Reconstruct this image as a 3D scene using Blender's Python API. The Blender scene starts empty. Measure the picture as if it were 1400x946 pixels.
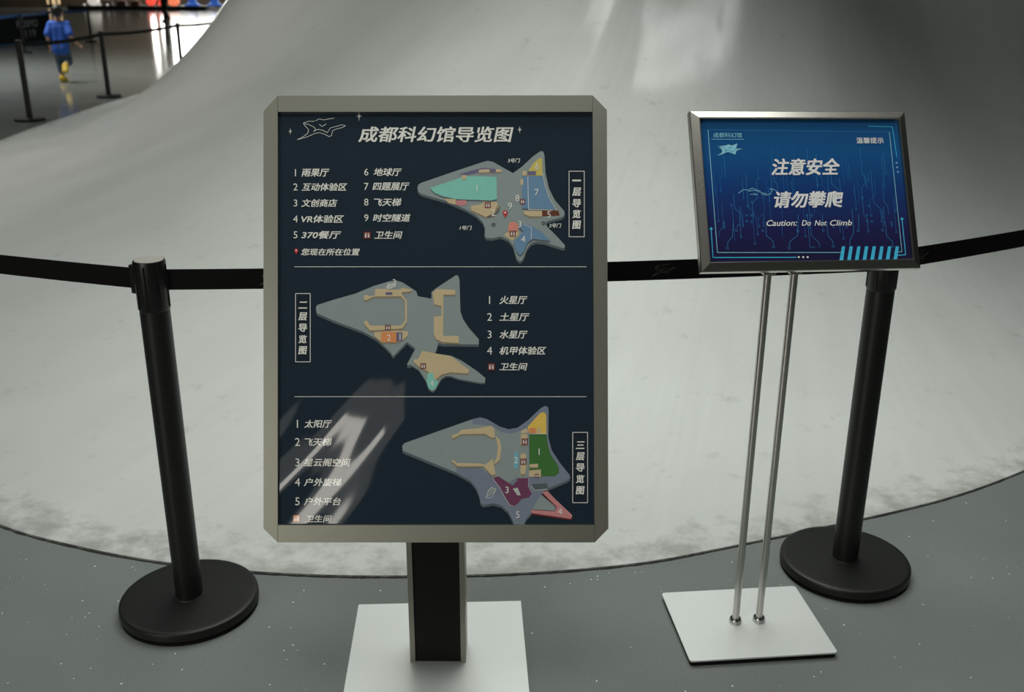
import bpy, bmesh, math, random
from mathutils.geometry import tessellate_polygon
from mathutils import Vector, Matrix, Euler
random.seed(7)
S = bpy.context.scene
COL = S.collection
R = math.radians

# ------------------------------------------------------------------ camera
cd = bpy.data.cameras.new('camera'); cam = bpy.data.objects.new('camera', cd); COL.objects.link(cam)
cd.sensor_width = 36.0; cd.lens = 36.0 * 1364.6 / 1400.0
cd.clip_start = 0.05; cd.clip_end = 300
cam.location = (0, 0, 1.5); cam.rotation_euler = (Matrix.Rotation(R(90 - 19.67), 3, 'X') @ Matrix.Rotation(0.0043, 3, 'Z')).to_euler()
cd.dof.use_dof = True; cd.dof.focus_distance = 2.1; cd.dof.aperture_fstop = 5.0
S.camera = cam

# ------------------------------------------------------------------ exposure, world, lights
S.view_settings.view_transform = 'Standard'; S.view_settings.look = 'None'
S.view_settings.exposure = 0.0; S.view_settings.gamma = 1.0; S.view_settings.use_curve_mapping = False

W = bpy.data.worlds.new('hall_light'); S.world = W; W.use_nodes = True
wn = W.node_tree.nodes; wl = W.node_tree.links; wn.clear()
def wnode(t, **k):
    n = wn.new(t)
    for a, b in k.items(): setattr(n, a, b)
    return n
wout = wnode('ShaderNodeOutputWorld'); wbg = wnode('ShaderNodeBackground')
wtc = wnode('ShaderNodeTexCoord'); wsep = wnode('ShaderNodeSeparateXYZ')
wl.new(wtc.outputs['Generated'], wsep.inputs[0])
wr = wnode('ShaderNodeValToRGB')
wmap = wnode('ShaderNodeMapRange'); wmap.inputs[1].default_value = -1; wmap.inputs[2].default_value = 1
wl.new(wsep.outputs['Z'], wmap.inputs[0]); wl.new(wmap.outputs[0], wr.inputs[0])
e = wr.color_ramp.elements
e[0].position = 0.0; e[0].color = (0.03, 0.03, 0.028, 1)
e[1].position = 1.0; e[1].color = (0.66, 0.70, 0.66, 1)
for p, c in ((0.5, (0.035, 0.033, 0.028)), (0.60, (0.10, 0.10, 0.09)), (0.72, (0.42, 0.44, 0.43))):
    q = e.new(p); q.color = (*c, 1)
# unseen sky patch with noise branches, added so the upper ramp mirrors it
def wmath(op, a, b=None):
    n = wnode('ShaderNodeMath', operation=op)
    for i, v in enumerate((a, b)):
        if v is None: continue
        if isinstance(v, (int, float)): n.inputs[i].default_value = v
        else: wl.new(v, n.inputs[i])
    return n.outputs[0]
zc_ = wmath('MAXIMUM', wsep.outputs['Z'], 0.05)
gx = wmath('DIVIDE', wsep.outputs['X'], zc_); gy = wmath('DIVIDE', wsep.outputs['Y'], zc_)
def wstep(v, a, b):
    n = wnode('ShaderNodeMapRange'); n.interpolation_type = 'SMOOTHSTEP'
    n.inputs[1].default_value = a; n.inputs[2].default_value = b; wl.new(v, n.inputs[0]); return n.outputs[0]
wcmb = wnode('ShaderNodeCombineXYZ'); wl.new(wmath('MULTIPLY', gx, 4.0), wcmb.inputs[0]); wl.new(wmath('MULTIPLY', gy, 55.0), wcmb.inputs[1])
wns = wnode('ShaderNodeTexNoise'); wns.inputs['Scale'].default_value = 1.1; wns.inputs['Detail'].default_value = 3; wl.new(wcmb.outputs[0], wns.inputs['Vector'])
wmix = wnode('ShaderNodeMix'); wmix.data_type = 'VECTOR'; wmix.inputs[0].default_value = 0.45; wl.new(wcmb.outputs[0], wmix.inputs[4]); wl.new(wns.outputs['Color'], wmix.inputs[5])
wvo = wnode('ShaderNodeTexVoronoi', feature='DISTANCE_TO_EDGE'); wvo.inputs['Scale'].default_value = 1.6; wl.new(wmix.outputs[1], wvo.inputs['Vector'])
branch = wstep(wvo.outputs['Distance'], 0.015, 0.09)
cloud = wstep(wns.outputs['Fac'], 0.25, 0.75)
added_sky = wmath('MULTIPLY', wstep(gy, 0.592, 0.574), wstep(gy, 0.42, 0.47))
added_sky = wmath('MULTIPLY', added_sky, wmath('MULTIPLY', wstep(gx, -1.5, -1.1), wstep(gx, 0.68, 0.42)))
added_sky = wmath('MULTIPLY', added_sky, wmath('MULTIPLY', branch, wmath('ADD', wmath('MULTIPLY', cloud, 0.7), 0.5)))
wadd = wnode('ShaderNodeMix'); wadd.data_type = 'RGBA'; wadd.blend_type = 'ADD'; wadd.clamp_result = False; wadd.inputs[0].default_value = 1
wgl = wnode('ShaderNodeMix'); wgl.data_type = 'RGBA'; wgl.inputs[6].default_value = (0, 0, 0, 1); wgl.inputs[7].default_value = (36, 38, 36.6, 1); wl.new(added_sky, wgl.inputs[0])
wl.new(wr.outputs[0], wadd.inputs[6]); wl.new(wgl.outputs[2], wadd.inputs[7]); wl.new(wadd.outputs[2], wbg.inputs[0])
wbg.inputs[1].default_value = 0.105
wl.new(wbg.outputs[0], wout.inputs[0])

def area(name, loc, target, sx, sy, power, col=(1, 1, 1)):
    l = bpy.data.lights.new(name, 'AREA'); l.shape = 'RECTANGLE'; l.size = sx; l.size_y = sy
    l.energy = power; l.color = col
    o = bpy.data.objects.new(name, l); COL.objects.link(o); o.location = loc
    o.rotation_euler = (Vector(target) - Vector(loc)).to_track_quat('-Z', 'Y').to_euler()
    return o
area('hall_lamp_bank', (0.25, 3.5, 3.5), (0.25, 3.5, 0), 2.4, 3.0, 54, (0.97, 1.0, 0.94)).data.spread = R(135)
area('ramp_fill', (-0.4, 6.0, 4.3), (-0.7, 6.3, 0), 2.2, 1.4, 16, (0.99, 1.0, 0.95)).data.spread = R(105)  # added fill over the upper ramp, kept out of its reflections
area('front_fill', (-0.2, 0.5, 4.3), (-0.2, 1.2, 0), 2.0, 1.0, 24, (0.98, 1.0, 0.95)).data.spread = R(130)  # added fill from above the camera for the sign faces
area('far_floor_fill', (-10.5, 18.0, 7.0), (-10.5, 18.5, 0), 5.0, 5.0, 560, (1.0, 1.0, 0.95)).data.spread = R(110)  # unseen fill added to lift the far left floor and the child
area('back_wall_fill', (-28.0, 77.0, 8.0), (-28.0, 84.0, 2.5), 8.0, 2.0, 700, (1.0, 0.93, 0.82))  # fill added to brighten the brown back wall and its floor reflection
area('left_flank_fill', (-8.5, 7.0, 4.2), (-3.4, 9.0, 0.8), 3.0, 2.0, 72, (1.0, 0.98, 0.90)).data.spread = R(90)  # added warm fill for the left flank of the ramp
area('film_streak_light', (-1.66, -4.06, 1.68), (-0.45, 1.9, 0.6), 1.5, 0.17, 6, (1.0, 0.95, 0.86)).rotation_euler.rotate_axis('Z', R(48))  # added tilted strip, shaped for the diagonal streak in the map film
area('film_sheen_light', (-1.70, -4.3, 1.95), (-0.45, 1.9, 0.6), 1.9, 0.7, 3, (1.0, 0.95, 0.87)).rotation_euler.rotate_axis('Z', R(40))  # dim panel added for the grey sheen around that streak
area('frame_fill', (-3.9, -3.2, 1.7), (-0.3, 1.9, 0.6), 1.8, 1.6, 72, (1.0, 0.96, 0.86))  # added warm fill for the map sign's frame, behind left of camera

# ------------------------------------------------------------------ materials
MATS = {}
def mat(name, col, rough=0.5, metal=0.0, spec=0.5, coat=0.0, coat_rough=0.03, var=0.06, scale=40.0, bump=0.0, aniso=0.0, emit=None, estr=0.0):
    if name in MATS: return MATS[name]
    m = bpy.data.materials.new(name); m.use_nodes = True
    n = m.node_tree.nodes; l = m.node_tree.links
    b = n['Principled BSDF']
    tc = n.new('ShaderNodeTexCoord'); nz = n.new('ShaderNodeTexNoise')
    nz.inputs['Scale'].default_value = scale; nz.inputs['Detail'].default_value = 3
    l.new(tc.outputs['Object'], nz.inputs['Vector'])
    mx = n.new('ShaderNodeMix'); mx.data_type = 'RGBA'
    mx.inputs[6].default_value = (*[max(0, c * (1 - var)) for c in col], 1)
    mx.inputs[7].default_value = (*[min(1, c * (1 + var)) for c in col], 1)
    l.new(nz.outputs[0], mx.inputs[0]); l.new(mx.outputs[2], b.inputs['Base Color'])
    b.inputs['Roughness'].default_value = rough; b.inputs['Metallic'].default_value = metal
    b.inputs['Specular IOR Level'].default_value = spec
    b.inputs['Coat Weight'].default_value = coat; b.inputs['Coat Roughness'].default_value = coat_rough
    b.inputs['Anisotropic'].default_value = aniso
    if bump:
        bp = n.new('ShaderNodeBump'); bp.inputs['Strength'].default_value = bump; bp.inputs['Distance'].default_value = 0.001
        l.new(nz.outputs[0], bp.inputs['Height']); l.new(bp.outputs[0], b.inputs['Normal'])
    if emit:
        b.inputs['Emission Color'].default_value = (*emit, 1); b.inputs['Emission Strength'].default_value = estr
    MATS[name] = m
    return m
def srgb(r, g, b, k=1.0):
    f = lambda c: (c / 255 / 12.92) if c / 255 <= 0.04045 else ((c / 255 + 0.055) / 1.055) ** 2.4
    return tuple(min(0.95, f(c) * k) for c in (r, g, b))

def print_mat(name, col, swirl=0.0):
    """ink under the clear film of a snap frame: the film is slightly wavy"""
    if name in MATS: return MATS[name]
    m = mat(name, col, rough=0.6, spec=0.0, coat=1.0, coat_rough=0.04, var=0.05, scale=60)
    n = m.node_tree.nodes; l = m.node_tree.links; b = n['Principled BSDF']
    tc = n.new('ShaderNodeTexCoord'); ro = n.new('ShaderNodeMapping'); ro.inputs['Rotation'].default_value = (0, 0, R(-52))
    mp = n.new('ShaderNodeMapping'); mp.inputs['Scale'].default_value = (1.6, 7.5, 1)
    nz = n.new('ShaderNodeTexNoise'); nz.inputs['Scale'].default_value = 1.0; nz.inputs['Detail'].default_value = 1.0
    l.new(tc.outputs['Object'], ro.inputs[0]); l.new(ro.outputs[0], mp.inputs[0]); l.new(mp.outputs[0], nz.inputs['Vector'])
    bp = n.new('ShaderNodeBump'); bp.inputs['Strength'].default_value = 0.30; bp.inputs['Distance'].default_value = 0.02
    l.new(nz.outputs[0], bp.inputs['Height']); l.new(bp.outputs[0], b.inputs['Coat Normal'])
    return m

M_BLACK = mat('black_powder_coat', (0.010, 0.011, 0.010), rough=0.42, spec=0.4, var=0.1, scale=300, bump=0.15)
M_BASE = mat('black_cast_base', (0.008, 0.009, 0.008), rough=0.45, spec=0.4, var=0.12, scale=250, bump=0.3)
M_RUBBER = mat('black_rubber', (0.006, 0.006, 0.006), rough=0.8, spec=0.2)
M_PLASTIC = mat('black_plastic', (0.008, 0.008, 0.008), rough=0.35, spec=0.4)
M_STEEL = mat('brushed_steel_cap', (0.52, 0.48, 0.45), rough=0.4, metal=0.35, scale=200)
M_PLATE = mat('satin_steel_plate', (0.74, 0.77, 0.75), rough=0.45, metal=0.4, var=0.02, scale=120)
M_ALU = mat('satin_aluminium', (0.36, 0.36, 0.305), rough=0.42, metal=0.85, var=0.10, scale=900, bump=0.1)
M_ALU2 = mat('polished_aluminium', (0.50, 0.485, 0.44), rough=0.25, metal=1.0, var=0.04, scale=300)
M_ROD = mat('brushed_rod', (0.60, 0.59, 0.56), rough=0.3, metal=1.0, var=0.04, scale=300)
M_CHROME = mat('chrome_collar', (0.5, 0.5, 0.49), rough=0.12, metal=1.0)
M_BELT = mat('black_woven_belt', (0.006, 0.006, 0.006), rough=0.8, spec=0.15, var=0.3, scale=900, bump=0.4)
M_LOGO = mat('silver_print_on_belt', (0.16, 0.14, 0.13), rough=0.6)
M_DARK = mat('dark_inset', (0.006, 0.005, 0.005), rough=0.5, spec=0.25, scale=80)
M_BACK = mat('black_backboard', (0.02, 0.02, 0.02), rough=0.7)

# ------------------------------------------------------------------ mesh helpers
def link(name, bm, mats, parent=None, smooth=False, mx=None, bev=None):
    me = bpy.data.meshes.new(name)
    if bev:
        es = [ed for ed in bm.edges if len(ed.link_faces) == 2 and ed.calc_face_angle(0) > 0.5]
        bmesh.ops.bevel(bm, geom=es, offset=bev, segments=2, affect='EDGES', profile=0.6, clamp_overlap=True)
    bm.to_mesh(me); bm.free()
    for m in (mats if isinstance(mats, (list, tuple)) else [mats]): me.materials.append(m)
    if smooth:
        me.polygons.foreach_set('use_smooth', [True] * len(me.polygons)); me.update()
        try: me.set_sharp_from_angle(angle=R(40))
        except Exception: pass
    o = bpy.data.objects.new(name, me); COL.objects.link(o)
    if parent: o.parent = parent
    if mx is not None: o.matrix_local = mx
    return o
def tag(o, label=None, cat=None, group=None, kind=None):
    if label: o['label'] = label
    if cat: o['category'] = cat
    if group: o['group'] = group
    if kind: o['kind'] = kind
    return o
def thing(name, label, cat, loc=(0, 0, 0), rz=0.0, group=None):
    o = bpy.data.objects.new(name, None); COL.objects.link(o); o.empty_display_size = 0.1
    o.location = loc; o.rotation_euler = (0, 0, rz)
    return tag(o, label, cat, group)
def copy_tree(o, parent=None):
    c = o.copy(); COL.objects.link(c)
    if parent: c.parent = parent
    for ch in list(o.children): copy_tree(ch, c)
    return c
def box(bm, x0, x1, y0, y1, z0, z1, mi=0):
    v = [bm.verts.new(p) for p in ((x0,y0,z0),(x1,y0,z0),(x1,y1,z0),(x0,y1,z0),(x0,y0,z1),(x1,y0,z1),(x1,y1,z1),(x0,y1,z1))]
    for f in ((0,3,2,1),(4,5,6,7),(0,1,5,4),(1,2,6,5),(2,3,7,6),(3,0,4,7)):
        bm.faces.new([v[i] for i in f]).material_index = mi
def prism(bm, pts, z0, z1, mi=0):
    a = sum(pts[i][0]*pts[(i+1)%len(pts)][1]-pts[(i+1)%len(pts)][0]*pts[i][1] for i in range(len(pts)))
    if a < 0: pts = pts[::-1]
    lo = [bm.verts.new((x, y, z0)) for x, y in pts]; hi = [bm.verts.new((x, y, z1)) for x, y in pts]
    bm.faces.new(lo[::-1]).material_index = mi; bm.faces.new(hi).material_index = mi
    for i in range(len(pts)):
        j = (i + 1) % len(pts); bm.faces.new((lo[i], lo[j], hi[j], hi[i])).material_index = mi
def lathe(bm, prof, n=48, c=(0, 0), mi=0):
    rings = []
    for r, z in prof:
        if r < 1e-6: rings.append([bm.verts.new((c[0], c[1], z))])
        else: rings.append([bm.verts.new((c[0]+r*math.cos(2*math.pi*i/n), c[1]+r*math.sin(2*math.pi*i/n), z)) for i in range(n)])
    for a, b in zip(rings, rings[1:]):
        for i in range(n):
            j = (i + 1) % n
            if len(a) == 1 and len(b) == 1: continue
            if len(a) == 1: f = bm.faces.new((a[0], b[j], b[i]))
            elif len(b) == 1: f = bm.faces.new((a[i], a[j], b[0]))
            else: f = bm.faces.new((a[i], a[j], b[j], b[i]))
            f.material_index = mi
    bmesh.ops.recalc_face_normals(bm, faces=bm.faces)
def tube(bm, p0, p1, r, n=20, mi=0, r1=None):
    p0, p1 = Vector(p0), Vector(p1); q = (p1 - p0).to_track_quat('Z', 'Y'); L = (p1 - p0).length; r1 = r if r1 is None else r1
    a = [bm.verts.new(p0 + q @ Vector((r*math.cos(2*math.pi*i/n), r*math.sin(2*math.pi*i/n), 0))) for i in range(n)]
    b = [bm.verts.new(p0 + q @ Vector((r1*math.cos(2*math.pi*i/n), r1*math.sin(2*math.pi*i/n), L))) for i in range(n)]
    bm.faces.new(a[::-1]).material_index = mi; bm.faces.new(b).material_index = mi
    for i in range(n):
        f = bm.faces.new((a[i], a[(i+1)%n], b[(i+1)%n], b[i])); f.material_index = mi
def flat(bm, pts, z, mi):
    """a printed shape: one n-gon lying at height z"""
    a = sum(pts[i][0]*pts[(i+1)%len(pts)][1]-pts[(i+1)%len(pts)][0]*pts[i][1] for i in range(len(pts)))
    if a < 0: pts = pts[::-1]
    vs = [bm.verts.new((x, y, z)) for x, y in pts]
    for t in tessellate_polygon([[Vector((x, y, 0)) for x, y in pts]]):
        try: f = bm.faces.new([vs[i] for i in t])
        except ValueError: continue
        f.material_index = mi; f.normal_update()
        if f.normal.z < 0: f.normal_flip()
def stroke(bm, pts, w, z, mi, closed=False):
    if closed: pts = list(pts) + [pts[0]]
    for (x0, y0), (x1, y1) in zip(pts, pts[1:]):
        L = math.hypot(x1-x0, y1-y0)
        if L < 1e-7: continue
        dx, dy = (x1-x0)/L*w/2, (y1-y0)/L*w/2
        vs = [bm.verts.new(p) for p in ((x0-dy-dx*.3, y0+dx-dy*.3, z), (x0+dy-dx*.3, y0-dx-dy*.3, z), (x1+dy+dx*.3, y1-dx+dy*.3, z), (x1-dy+dx*.3, y1+dx+dy*.3, z))]
        bm.faces.new(vs).material_index = mi
def rrect(bm, x0, x1, y0, y1, w, z, mi):
    stroke(bm, [(x0,y0),(x1,y0),(x1,y1),(x0,y1)], w, z, mi, True)
def disc(bm, x, y, r, z, mi, n=16):
    flat(bm, [(x+r*math.cos(2*math.pi*i/n), y+r*math.sin(2*math.pi*i/n)) for i in range(n)], z, mi)
def ring(bm, x, y, r, w, z, mi, n=14):
    stroke(bm, [(x+r*math.cos(2*math.pi*i/n), y+r*math.sin(2*math.pi*i/n)) for i in range(n)], w, z, mi, True)

_tc = {}
def text_geo(body, bold=0.0, shear=0.0):
    k = (body, bold, shear)
    if k not in _tc:
        cu = bpy.data.curves.new('lettering', 'FONT'); cu.body = body; cu.size = 1.0; cu.offset = bold; cu.shear = shear
        cu.resolution_u = 3; cu.fill_mode = 'FRONT'
        o = bpy.data.objects.new('lettering', cu); COL.objects.link(o)
        dg = bpy.context.evaluated_depsgraph_get(); dg.update()
        me = bpy.data.meshes.new_from_object(o.evaluated_get(dg))
        V = [tuple(v.co[:2]) for v in me.vertices]; F = [tuple(p.vertices) for p in me.polygons]
        bpy.data.objects.remove(o); bpy.data.curves.remove(cu); bpy.data.meshes.remove(me)
        _tc[k] = (V, F)
    return _tc[k]
def letter(bm, body, x0, x1, y0, y1, z, mi, bold=0.0, shear=0.0, keep=False):
    """lettering fitted to a box; heavier weights are printed as slightly shifted overlays of the same glyphs"""
    V, F = text_geo(body, 0.0, shear)
    if not V: return
    ax, bx = min(v[0] for v in V), max(v[0] for v in V); ay, by = min(v[1] for v in V), max(v[1] for v in V)
    sy = (y1-y0)/max(1e-6, by-ay); sx = (x1-x0)/max(1e-6, bx-ax)
    if keep: sx = sy; x0 = (x0+x1)/2 - (bx-ax)*sx/2; x1 = x0 + (bx-ax)*sx
    o = bold * min(sy, (y1-y0) * 1.15)
    offs = [(0, 0)] if bold <= 0 else [(-1, -.7), (1, -.7), (-1, .7), (1, .7), (0, 0)]
    kx = (x1-x0-2*o)/(x1-x0); ky = (y1-y0-1.4*o)/(y1-y0)
    for n_, (dx, dy) in enumerate(offs):
        vs = [bm.verts.new((x0 + o + (x-ax)*sx*kx + dx*o, y0 + .7*o + (y-ay)*sy*ky + dy*o, z + n_*8e-6)) for x, y in V]
        for f in F:
            try: g = bm.faces.new([vs[i] for i in f])
            except ValueError: continue
            g.material_index = mi; g.normal_update()
            if g.normal.z < 0: g.normal_flip()

# ------------------------------------------------------------------ setting: floor
def floor_material():
    m = bpy.data.materials.new('speckled_grey_terrazzo'); m.use_nodes = True
    n = m.node_tree.nodes; l = m.node_tree.links; b = n['Principled BSDF']
    tc = n.new('ShaderNodeTexCoord')
    fine = n.new('ShaderNodeTexNoise'); fine.inputs['Scale'].default_value = 420; fine.inputs['Detail'].default_value = 2
    big = n.new('ShaderNodeTexNoise'); big.inputs['Scale'].default_value = 1.3; big.inputs['Detail'].default_value = 4
    for q in (fine, big): l.new(tc.outputs['Object'], q.inputs['Vector'])
    r1 = n.new('ShaderNodeValToRGB'); r1.color_ramp.elements[0].position = 0.3; r1.color_ramp.elements[0].color = (0.150, 0.166, 0.158, 1)
    r1.color_ramp.elements[1].position = 0.62; r1.color_ramp.elements[1].color = (0.235, 0.255, 0.244, 1)
    l.new(fine.outputs[0], r1.inputs[0])
    mul = n.new('ShaderNodeMix'); mul.data_type = 'RGBA'; mul.blend_type = 'MULTIPLY'; mul.inputs[0].default_value = 1
    r2 = n.new('ShaderNodeValToRGB'); r2.color_ramp.elements[0].position = 0.3; r2.color_ramp.elements[0].color = (0.86, 0.86, 0.86, 1)
    r2.color_ramp.elements[1].position = 0.7; r2.color_ramp.elements[1].color = (1.06, 1.06, 1.06, 1)
    l.new(big.outputs[0], r2.inputs[0]); l.new(r1.outputs[0], mul.inputs[6]); l.new(r2.outputs[0], mul.inputs[7])
    # pale chips
    vo = n.new('ShaderNodeTexVoronoi'); vo.inputs['Scale'].default_value = 55; l.new(tc.outputs['Object'], vo.inputs['Vector'])
    sp = n.new('ShaderNodeSeparateColor'); l.new(vo.outputs['Color'], sp.inputs[0])
    rad = n.new('ShaderNodeMath'); rad.operation = 'MULTIPLY'; rad.inputs[1].default_value = 0.13; l.new(sp.outputs[0], rad.inputs[0])
    lt = n.new('ShaderNodeMath'); lt.operation = 'LESS_THAN'; l.new(vo.outputs['Distance'], lt.inputs[0]); l.new(rad.outputs[0], lt.inputs[1])
    gt = n.new('ShaderNodeMath'); gt.operation = 'GREATER_THAN'; gt.inputs[1].default_value = 0.72; l.new(sp.outputs[1], gt.inputs[0])
    an = n.new('ShaderNodeMath'); an.operation = 'MULTIPLY'; l.new(lt.outputs[0], an.inputs[0]); l.new(gt.outputs[0], an.inputs[1])
    mx = n.new('ShaderNodeMix'); mx.data_type = 'RGBA'; mx.inputs[7].default_value = (0.85, 0.87, 0.84, 1)
    l.new(an.outputs[0], mx.inputs[0]); l.new(mul.outputs[2], mx.inputs[6]); l.new(mx.outputs[2], b.inputs['Base Color'])
    b.inputs['Roughness'].default_value = 0.11; b.inputs['Specular IOR Level'].default_value = 0.4
    return m
bm = bmesh.new(); box(bm, -75, 30, -8, 84.4, -0.1, 0)
tag(link('floor', bm, floor_material()), 'speckled grey polished terrazzo floor', 'floor', kind='structure')

# ------------------------------------------------------------------ setting: the big pale flaring ramp
RIM=[(-0.274,2.331),(-0.452,2.331),(-0.673,2.346),(-0.979,2.398),(-1.246,2.480),(-1.509,2.593),(-2.5,3.25),(-3.7,4.85),(-4.72,7.5),(-5.33,10.57),(-5.50,12.6),(-5.60,14.7),
 (-5.35,18.0),(-3.5,21.5),(1.5,24),(7,22.5),(10.5,18.5),(11.5,14.0),(10.6,9.8),(8.6,7.4),(5.9,5.75),(3.8,4.58),(2.7,3.74),(2.1,3.26),(1.70,2.979),(1.44,2.823),(1.24,2.727),(0.584,2.475),(0.389,2.409),(0.203,2.370),(-0.05,2.340)]
def catmull(P, n, closed=True):
    out = []; N = len(P)
    for i in range(N):
        p0, p1, p2, p3 = (Vector(P[(i+k) % N]) for k in (-1, 0, 1, 2))
        d0 = max(1e-6, (p1-p0).length**.5); d1 = max(1e-6, (p2-p1).length**.5); d2 = max(1e-6, (p3-p2).length**.5)
        m1 = (p1-p0)/d0 - (p2-p0)/(d0+d1) + (p2-p1)/d1; m2 = (p2-p1)/d1 - (p3-p1)/(d1+d2) + (p3-p2)/d2
        m1 *= d1; m2 *= d1
        for j in range(n):
            t = j / n
            out.append((2*t**3-3*t*t+1)*p1 + (t**3-2*t*t+t)*m1 + (-2*t**3+3*t*t)*p2 + (t**3-t*t)*m2)
    return out
RIMC = catmull(RIM, 14)
CEN = Vector((3.376, 14.237))
def ramp_z(p, t):
    """height t of the way from rim point p to the middle: steeper on the far flanks than at the near lip"""
    w = 1 / (1 + math.exp(-(p.y - 7.917) / 1.746)); ref = 13.695 + (4.974 - 13.695) * w
    if p.x > 3.4: k = min(1, (p.x - 3.4) / 4); ref += (10.5 - ref) * k * k * (3 - 2*k)
    return 0.004 + 11.539 * (t * (p - CEN).length / ref) ** 2.165
def ramp_material():
    m = bpy.data.materials.new('pale_coated_concrete'); m.use_nodes = True
    n = m.node_tree.nodes; l = m.node_tree.links; b = n['Principled BSDF']
    tc = n.new('ShaderNodeTexCoord'); at = n.new('ShaderNodeAttribute'); at.attribute_name = 'from_rim'
    uv = n.new('ShaderNodeUVMap'); uv.uv_map = 'sweep'
    mp = n.new('ShaderNodeMapping'); mp.inputs['Scale'].default_value = (9, 1.4, 1); l.new(uv.outputs[0], mp.inputs[0])
    st = n.new('ShaderNodeTexNoise'); st.inputs['Scale'].default_value = 1.0; st.inputs['Detail'].default_value = 5; st.inputs['Roughness'].default_value = 0.6
    l.new(mp.outputs[0], st.inputs['Vector'])
    cl = n.new('ShaderNodeTexNoise'); cl.inputs['Scale'].default_value = 1.6; cl.inputs['Detail'].default_value = 5; l.new(tc.outputs['Object'], cl.inputs['Vector'])
    r1 = n.new('ShaderNodeValToRGB'); r1.color_ramp.elements[0].position = 0.3; r1.color_ramp.elements[0].color = (0.555, 0.575, 0.558, 1)
    r1.color_ramp.elements[1].position = 0.7; r1.color_ramp.elements[1].color = (0.63, 0.655, 0.636, 1)
    add = n.new('ShaderNodeMix'); add.data_type = 'FLOAT'; add.inputs[0].default_value = 0.5
    l.new(st.outputs[0], add.inputs[2]); l.new(cl.outputs[0], add.inputs[3]); l.new(add.outputs[0], r1.inputs[0])
    # grime trodden along the rim, thin scratches
    gn = n.new('ShaderNodeTexNoise'); gn.inputs['Scale'].default_value = 9; gn.inputs['Detail'].default_value = 8; gn.inputs['Roughness'].default_value = 0.68
    l.new(tc.outputs['Object'], gn.inputs['Vector'])
    fall = n.new('ShaderNodeMapRange'); fall.inputs[1].default_value = 0.0; fall.inputs[2].default_value = 0.26; fall.inputs[3].default_value = 0.26; fall.inputs[4].default_value = 0.0
    l.new(at.outputs['Fac'], fall.inputs[0])
    sm = n.new('ShaderNodeMath'); sm.operation = 'ADD'; l.new(gn.outputs[0], sm.inputs[0]); l.new(fall.outputs[0], sm.inputs[1])
    gr = n.new('ShaderNodeMapRange'); gr.inputs[1].default_value = 0.60; gr.inputs[2].default_value = 0.82; gr.inputs[3].default_value = 0; gr.inputs[4].default_value = 0.55
    l.new(sm.outputs[0], gr.inputs[0])
    mx = n.new('ShaderNodeMix'); mx.data_type = 'RGBA'; mx.inputs[7].default_value = (0.19, 0.19, 0.165, 1)
    l.new(gr.outputs[0], mx.inputs[0]); l.new(r1.outputs[0], mx.inputs[6])
    l.new(mx.outputs[2], b.inputs['Base Color'])
    rr = n.new('ShaderNodeMapRange'); rr.inputs[3].default_value = 0.26; rr.inputs[4].default_value = 0.42; l.new(st.outputs[0], rr.inputs[0]); l.new(rr.outputs[0], b.inputs['Roughness'])
    b.inputs['Specular IOR Level'].default_value = 0.15
    cw = n.new('ShaderNodeMapRange'); cw.inputs[1].default_value = 0.8; cw.inputs[2].default_value = 3.5; cw.inputs[4].default_value = 0.85; l.new(at.outputs['Fac'], cw.inputs[0]); l.new(cw.outputs[0], b.inputs['Coat Weight']); b.inputs['Coat Roughness'].default_value = 0.08
    bp = n.new('ShaderNodeBump'); bp.inputs['Strength'].default_value = 0.05; bp.inputs['Distance'].default_value = 0.01
    l.new(st.outputs[0], bp.inputs['Height']); l.new(bp.outputs[0], b.inputs['Normal'])
    return m
bm = bmesh.new(); N = len(RIMC); K = 110
la = bm.verts.layers.float.new('from_rim'); uvl = bm.loops.layers.uv.new('sweep')
rows = []
for k in range(K + 1):
    t = 0.74 * (k / K) ** 1.4; row = []
    for p in RIMC:
        q = CEN + (p - CEN) * (1 - t); v = bm.verts.new((q.x, q.y, ramp_z(p, t))); v[la] = (p - q).length; row.append(v)
    rows.append(row)
for k in range(K):
    for i in range(N):
        j = (i + 1) % N
        f = bm.faces.new((rows[k][i], rows[k][j], rows[k+1][j], rows[k+1][i]))
        for lp, (u, v) in zip(f.loops, ((i, k), (i+1, k), (i+1, k+1), (i, k+1))): lp[uvl].uv = (u / N * 14, 0.74 * (v / K) ** 1.4 * 10)
bmesh.ops.recalc_face_normals(bm, faces=bm.faces)
ramp = tag(link('curved_ramp', bm, ramp_material(), smooth=True), 'huge pale grey flaring curved ramp rising from the floor', 'ramp', kind='structure')
# open joint between ramp and floor
bm = bmesh.new(); rnd = random.Random(3); prev = None
for i, p in enumerate(RIMC + RIMC[:1]):
    d = (p - CEN).normalized(); w = 0.0015 + 0.004 * rnd.random()
    a = p + d * w; b_ = p - d * 0.003
    cur = (bm.verts.new((b_.x, b_.y, 0.0055)), bm.verts.new((a.x, a.y, 0.0012)))
    if prev: bm.faces.new((prev[0], prev[1], cur[1], cur[0]))
    prev = cur
bmesh.ops.recalc_face_normals(bm, faces=bm.faces)
tag(link('trim_1', bm, mat('dark_open_joint', (0.02, 0.02, 0.017), rough=0.9, var=0.5, scale=60)), 'dark open joint around the foot of the ramp', 'joint', kind='structure')

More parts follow.
